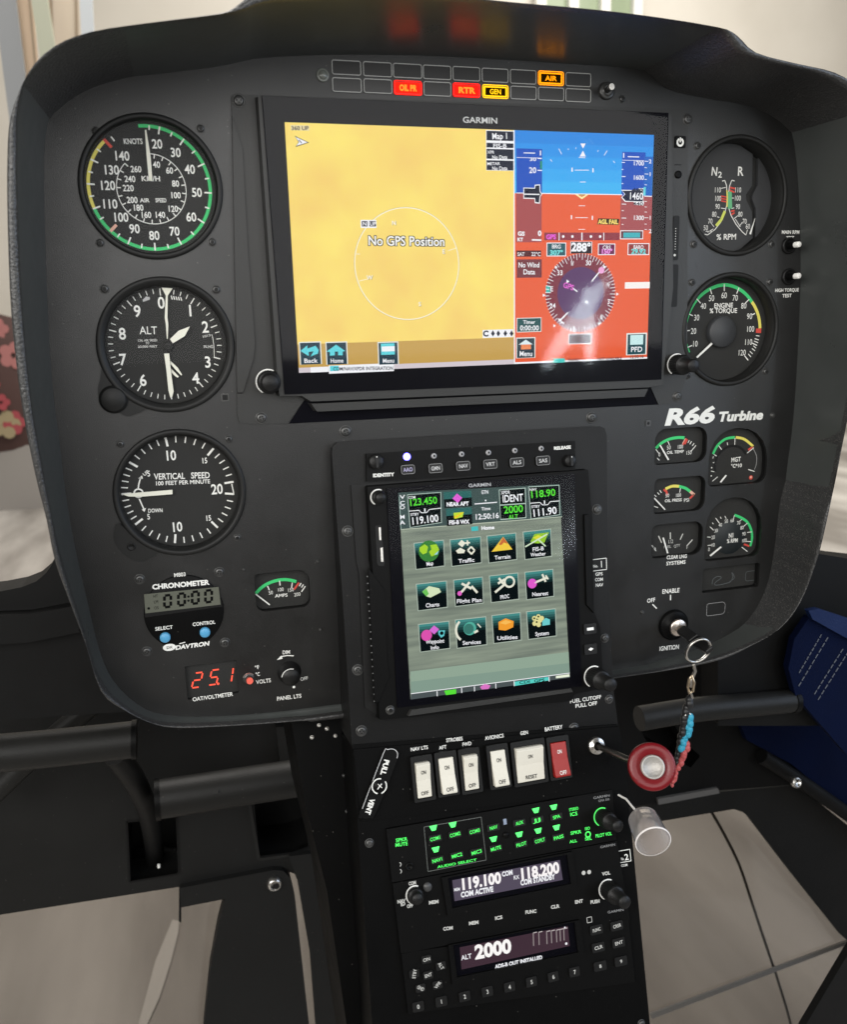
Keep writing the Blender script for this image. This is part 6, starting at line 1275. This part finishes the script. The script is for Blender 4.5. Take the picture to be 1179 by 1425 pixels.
def rough_mat(name, c0, c1, scale, rough=.8, streak=(1,1,1), bump=.2):
    m = bpy.data.materials.new(name); m.use_nodes = True; N = m.node_tree.nodes; L_ = m.node_tree.links; p = N['Principled BSDF']
    tc = N.new('ShaderNodeTexCoord'); mp = N.new('ShaderNodeMapping'); mp.inputs['Scale'].default_value = streak; n = N.new('ShaderNodeTexNoise'); n.inputs['Scale'].default_value = scale; n.inputs['Detail'].default_value = 5
    L_.new(tc.outputs['Object'], mp.inputs[0]); L_.new(mp.outputs[0], n.inputs['Vector']); mr = N.new('ShaderNodeMapRange'); mr.inputs[1].default_value = .35; mr.inputs[2].default_value = .65; L_.new(n.outputs['Fac'], mr.inputs[0])
    mx = N.new('ShaderNodeMix'); mx.data_type = 'RGBA'; mx.inputs[6].default_value = (*c0, 1); mx.inputs[7].default_value = (*c1, 1); L_.new(mr.outputs[0], mx.inputs[0]); L_.new(mx.outputs[2], p.inputs['Base Color'])
    p.inputs['Roughness'].default_value = rough
    bp_ = N.new('ShaderNodeBump'); bp_.inputs['Strength'].default_value = bump; L_.new(n.outputs['Fac'], bp_.inputs['Height']); L_.new(bp_.outputs[0], p.inputs['Normal']); return m
FLOOR = rough_mat('hangar_concrete', (.24,.22,.20), (.62,.59,.55), 3.4, .4, (1.0,.22,1))
WALL = rough_mat('hangar_plaster', (.62,.58,.51), (.72,.68,.61), .7, .9)
b = MB(None); wbox(b, -12, 12, -6, 14, -.1, 0, FLOOR); wmesh(b, 'hangar_floor', loc=(0,0,GZ))['kind'] = 'structure'
b = MB(None); wbox(b, -12, 12, 0, .2, 0, 9, WALL); wmesh(b, 'hangar_wall', loc=(0,8,GZ))['kind'] = 'structure'
def bgp(px, py, Y):     # point of the photograph on the plane Y (metres)
    d = RIGHT*((px-IMG_W/2)/FOC)+DOWN*((py-IMG_H/2)/FOC)+FWD; k = (Y*1000-CAM.y)/d.y; p = CAM+d*k; return Vector((p.x, p.y, p.z))*.001
def leaner(name, label, cat, q0, q1, w0, Y, m, group='boards and poles leaning at the far left', trim=None, th=.03):
    p0, p1 = bgp(*q0, Y), bgp(*q1, Y); d = (p0-p1).normalized(); foot = p1+d*((GZ-p1.z)/d.z if abs(d.z) > .01 else 0); top_ = p0 if p0.z > p1.z else p1
    top_ = p1-d*(p1.z-1.9)/d.z if abs(d.z) > .01 else top_
    e = wthing(name, label, cat, foot, group); b = MB(None); s_ = Vector((d.z, 0, -d.x))*-w0/2; y_ = Vector((0, th, 0)); a_, c_ = Vector((0,0,0)), top_-foot
    vs = [tuple(v) for v in (a_-s_, a_+s_, a_+s_+y_, a_-s_+y_, c_-s_, c_+s_, c_+s_+y_, c_-s_+y_)]
    b.add(vs, [(0,3,2,1),(4,5,6,7),(0,1,5,4),(1,2,6,5),(2,3,7,6),(3,0,4,7)], m); wmesh(b, 'board', e)
    if trim:
        b = MB(None)
        for sg in (-.75, .75):
            o_ = s_*sg+Vector((0,-.004,0)); tt = s_*.09
            b.add([tuple(v) for v in (a_+o_-tt, a_+o_+tt, c_+o_+tt, c_+o_-tt)], [(0,1,2,3)], trim)
        wmesh(b, 'edge_trim', e)
PEACH = pbr('peach_board', (.66,.50,.36), .6); GRYP = pbr('grey_post', (.33,.34,.35), .6); PALEG = pbr('pale_green_pipe', (.46,.47,.36), .5); TRIMM = pbr('dark_trim', (.35,.27,.19), .6); PALEB = pbr('pale_blue_post', (.55,.58,.60), .6)
leaner('grey_post', 'grey post leaning at the extreme upper left', 'post', (6,0), (24,140), .075, 3.2, GRYP)
leaner('peach_board', 'peach board between grey post and pale green pipe', 'board', (30,0), (40,110), .07, 3.25, PEACH, trim=TRIMM)
leaner('green_pipe', 'pale green pipe standing left of the lined board', 'pipe', (54,0), (70,100), .055, 3.1, PALEG, th=.05)
leaner('lined_board', 'pale peach board with thin dark edge lines', 'board', (88,0), (90,90), .12, 3.3, pbr('pale_peach', (.68,.58,.46), .6), trim=TRIMM)
leaner('blue_grey_post', 'pale blue grey post nearest the panel hood', 'post', (119,0), (122,60), .045, 3.15, PALEB)
# floral cushion far left
fc = bgp(-8, 545, 5.6); e = wthing('floral_cushion', 'round dark red cushion with pink flowers at the left edge', 'cushion', fc)
b = MB(None); R0 = .5
for (r, y) in (): pass
def dome(b, R, D, m, n=32, k=8):
    vs = []; fs = []
    for j in range(k+1):
        a_ = PI/2*j/k
        for i in range(n): t_ = 2*PI*i/n; vs.append((R*math.cos(t_)*math.sin(a_), -D*math.cos(a_), R*math.sin(t_)*math.sin(a_)))
    for j in range(k):
        for i in range(n): p_, q_ = j*n+i, j*n+(i+1) % n; fs.append((p_, q_, q_+n, p_+n))
    b.add(vs, fs, m, True)
dome(b, R0, .16, pbr('cushion_maroon', (.07,.035,.03), .8)); b.add([(R0*math.cos(2*PI*i/32), 0, R0*math.sin(2*PI*i/32)) for i in range(32)], [tuple(range(32))], pbr('cushion_maroon', (.07,.035,.03), .8)); wmesh(b, 'cushion_body', e)
random.seed(3)
for i in range(14):
    a_ = random.uniform(0, 2*PI); r = random.uniform(.05, .42); col = [(.34,.06,.07),(.40,.16,.15),(.09,.12,.06),(.32,.26,.15)][i % 4]
    b = MB(None); cx_, cz_ = r*math.cos(a_), r*math.sin(a_); s_ = random.uniform(.035, .07)
    yy = -.16*math.sqrt(max(0, 1-(r/R0)**2))-.012
    for k_ in range(5):
        t_ = 2*PI*k_/5; n = 8; px_, pz_ = cx_+s_*.8*math.cos(t_), cz_+s_*.8*math.sin(t_)
        b.add([(px_+s_*.6*math.cos(2*PI*j/n), yy-.001*k_, pz_+s_*.6*math.sin(2*PI*j/n)) for j in range(n)], [tuple(range(n))], pbr('flower_%d' % (i % 4), col, .8))
    wmesh(b, 'flower', e)
# support under the cushion
b = MB(None); wbox(b, -.3, .25, -.1, .1, GZ-fc.z, -.35, pbr('crate_grey', (.3,.28,.26), .7)); wmesh(b, 'cushion_stand', e)
# window high in the far wall
wp0 = bgp(752, 14, 7.9); wp1 = bgp(886, 14, 7.9); e = wthing('hangar_window', 'white framed window high in the wall above the hood', 'window', (wp0.x, 7.96, wp0.z))
b = MB(None); ww = wp1.x-wp0.x; FRM = pbr('window_white', (.8,.79,.75), .5)
wbox(b, 0, ww, -.03, .0, 0, 1.2, pbr('garden_green_pane', (.30,.36,.24), .2)); wmesh(b, 'window_glass', e)
for x in (0, ww*.33, ww*.66, ww): b = MB(None); wbox(b, x-.05, x+.05, -.10, -.02, -.03, 1.2, FRM); wmesh(b, 'window_bar', e)
b = MB(None); wbox(b, -.05, ww+.05, -.11, -.02, -.13, -.03, FRM); wmesh(b, 'window_sill', e)

# bright reflected streak of the chin window, painted as a pale floor strip
GLINT = pbr('floor_highlight_pale', (.68,.66,.62), .5); _ = 0
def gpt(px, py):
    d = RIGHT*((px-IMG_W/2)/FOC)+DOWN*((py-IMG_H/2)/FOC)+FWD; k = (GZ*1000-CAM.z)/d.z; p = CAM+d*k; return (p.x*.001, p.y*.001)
for i, (q, m) in enumerate([(((240,1282),(249,1284),(248,1300),(238,1340),(222,1390),(204,1430),(192,1430),(216,1340)), GLINT)]):
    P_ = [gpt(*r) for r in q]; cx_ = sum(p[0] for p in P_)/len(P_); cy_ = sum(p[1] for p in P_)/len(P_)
    b = MB(None); b.flat([(p[0]-cx_, p[1]-cy_) for p in P_], 0, m); o = wmesh(b, 'floor_highlight', loc=(cx_, cy_, GZ+.004+.001*i)); o['kind'] = 'structure'
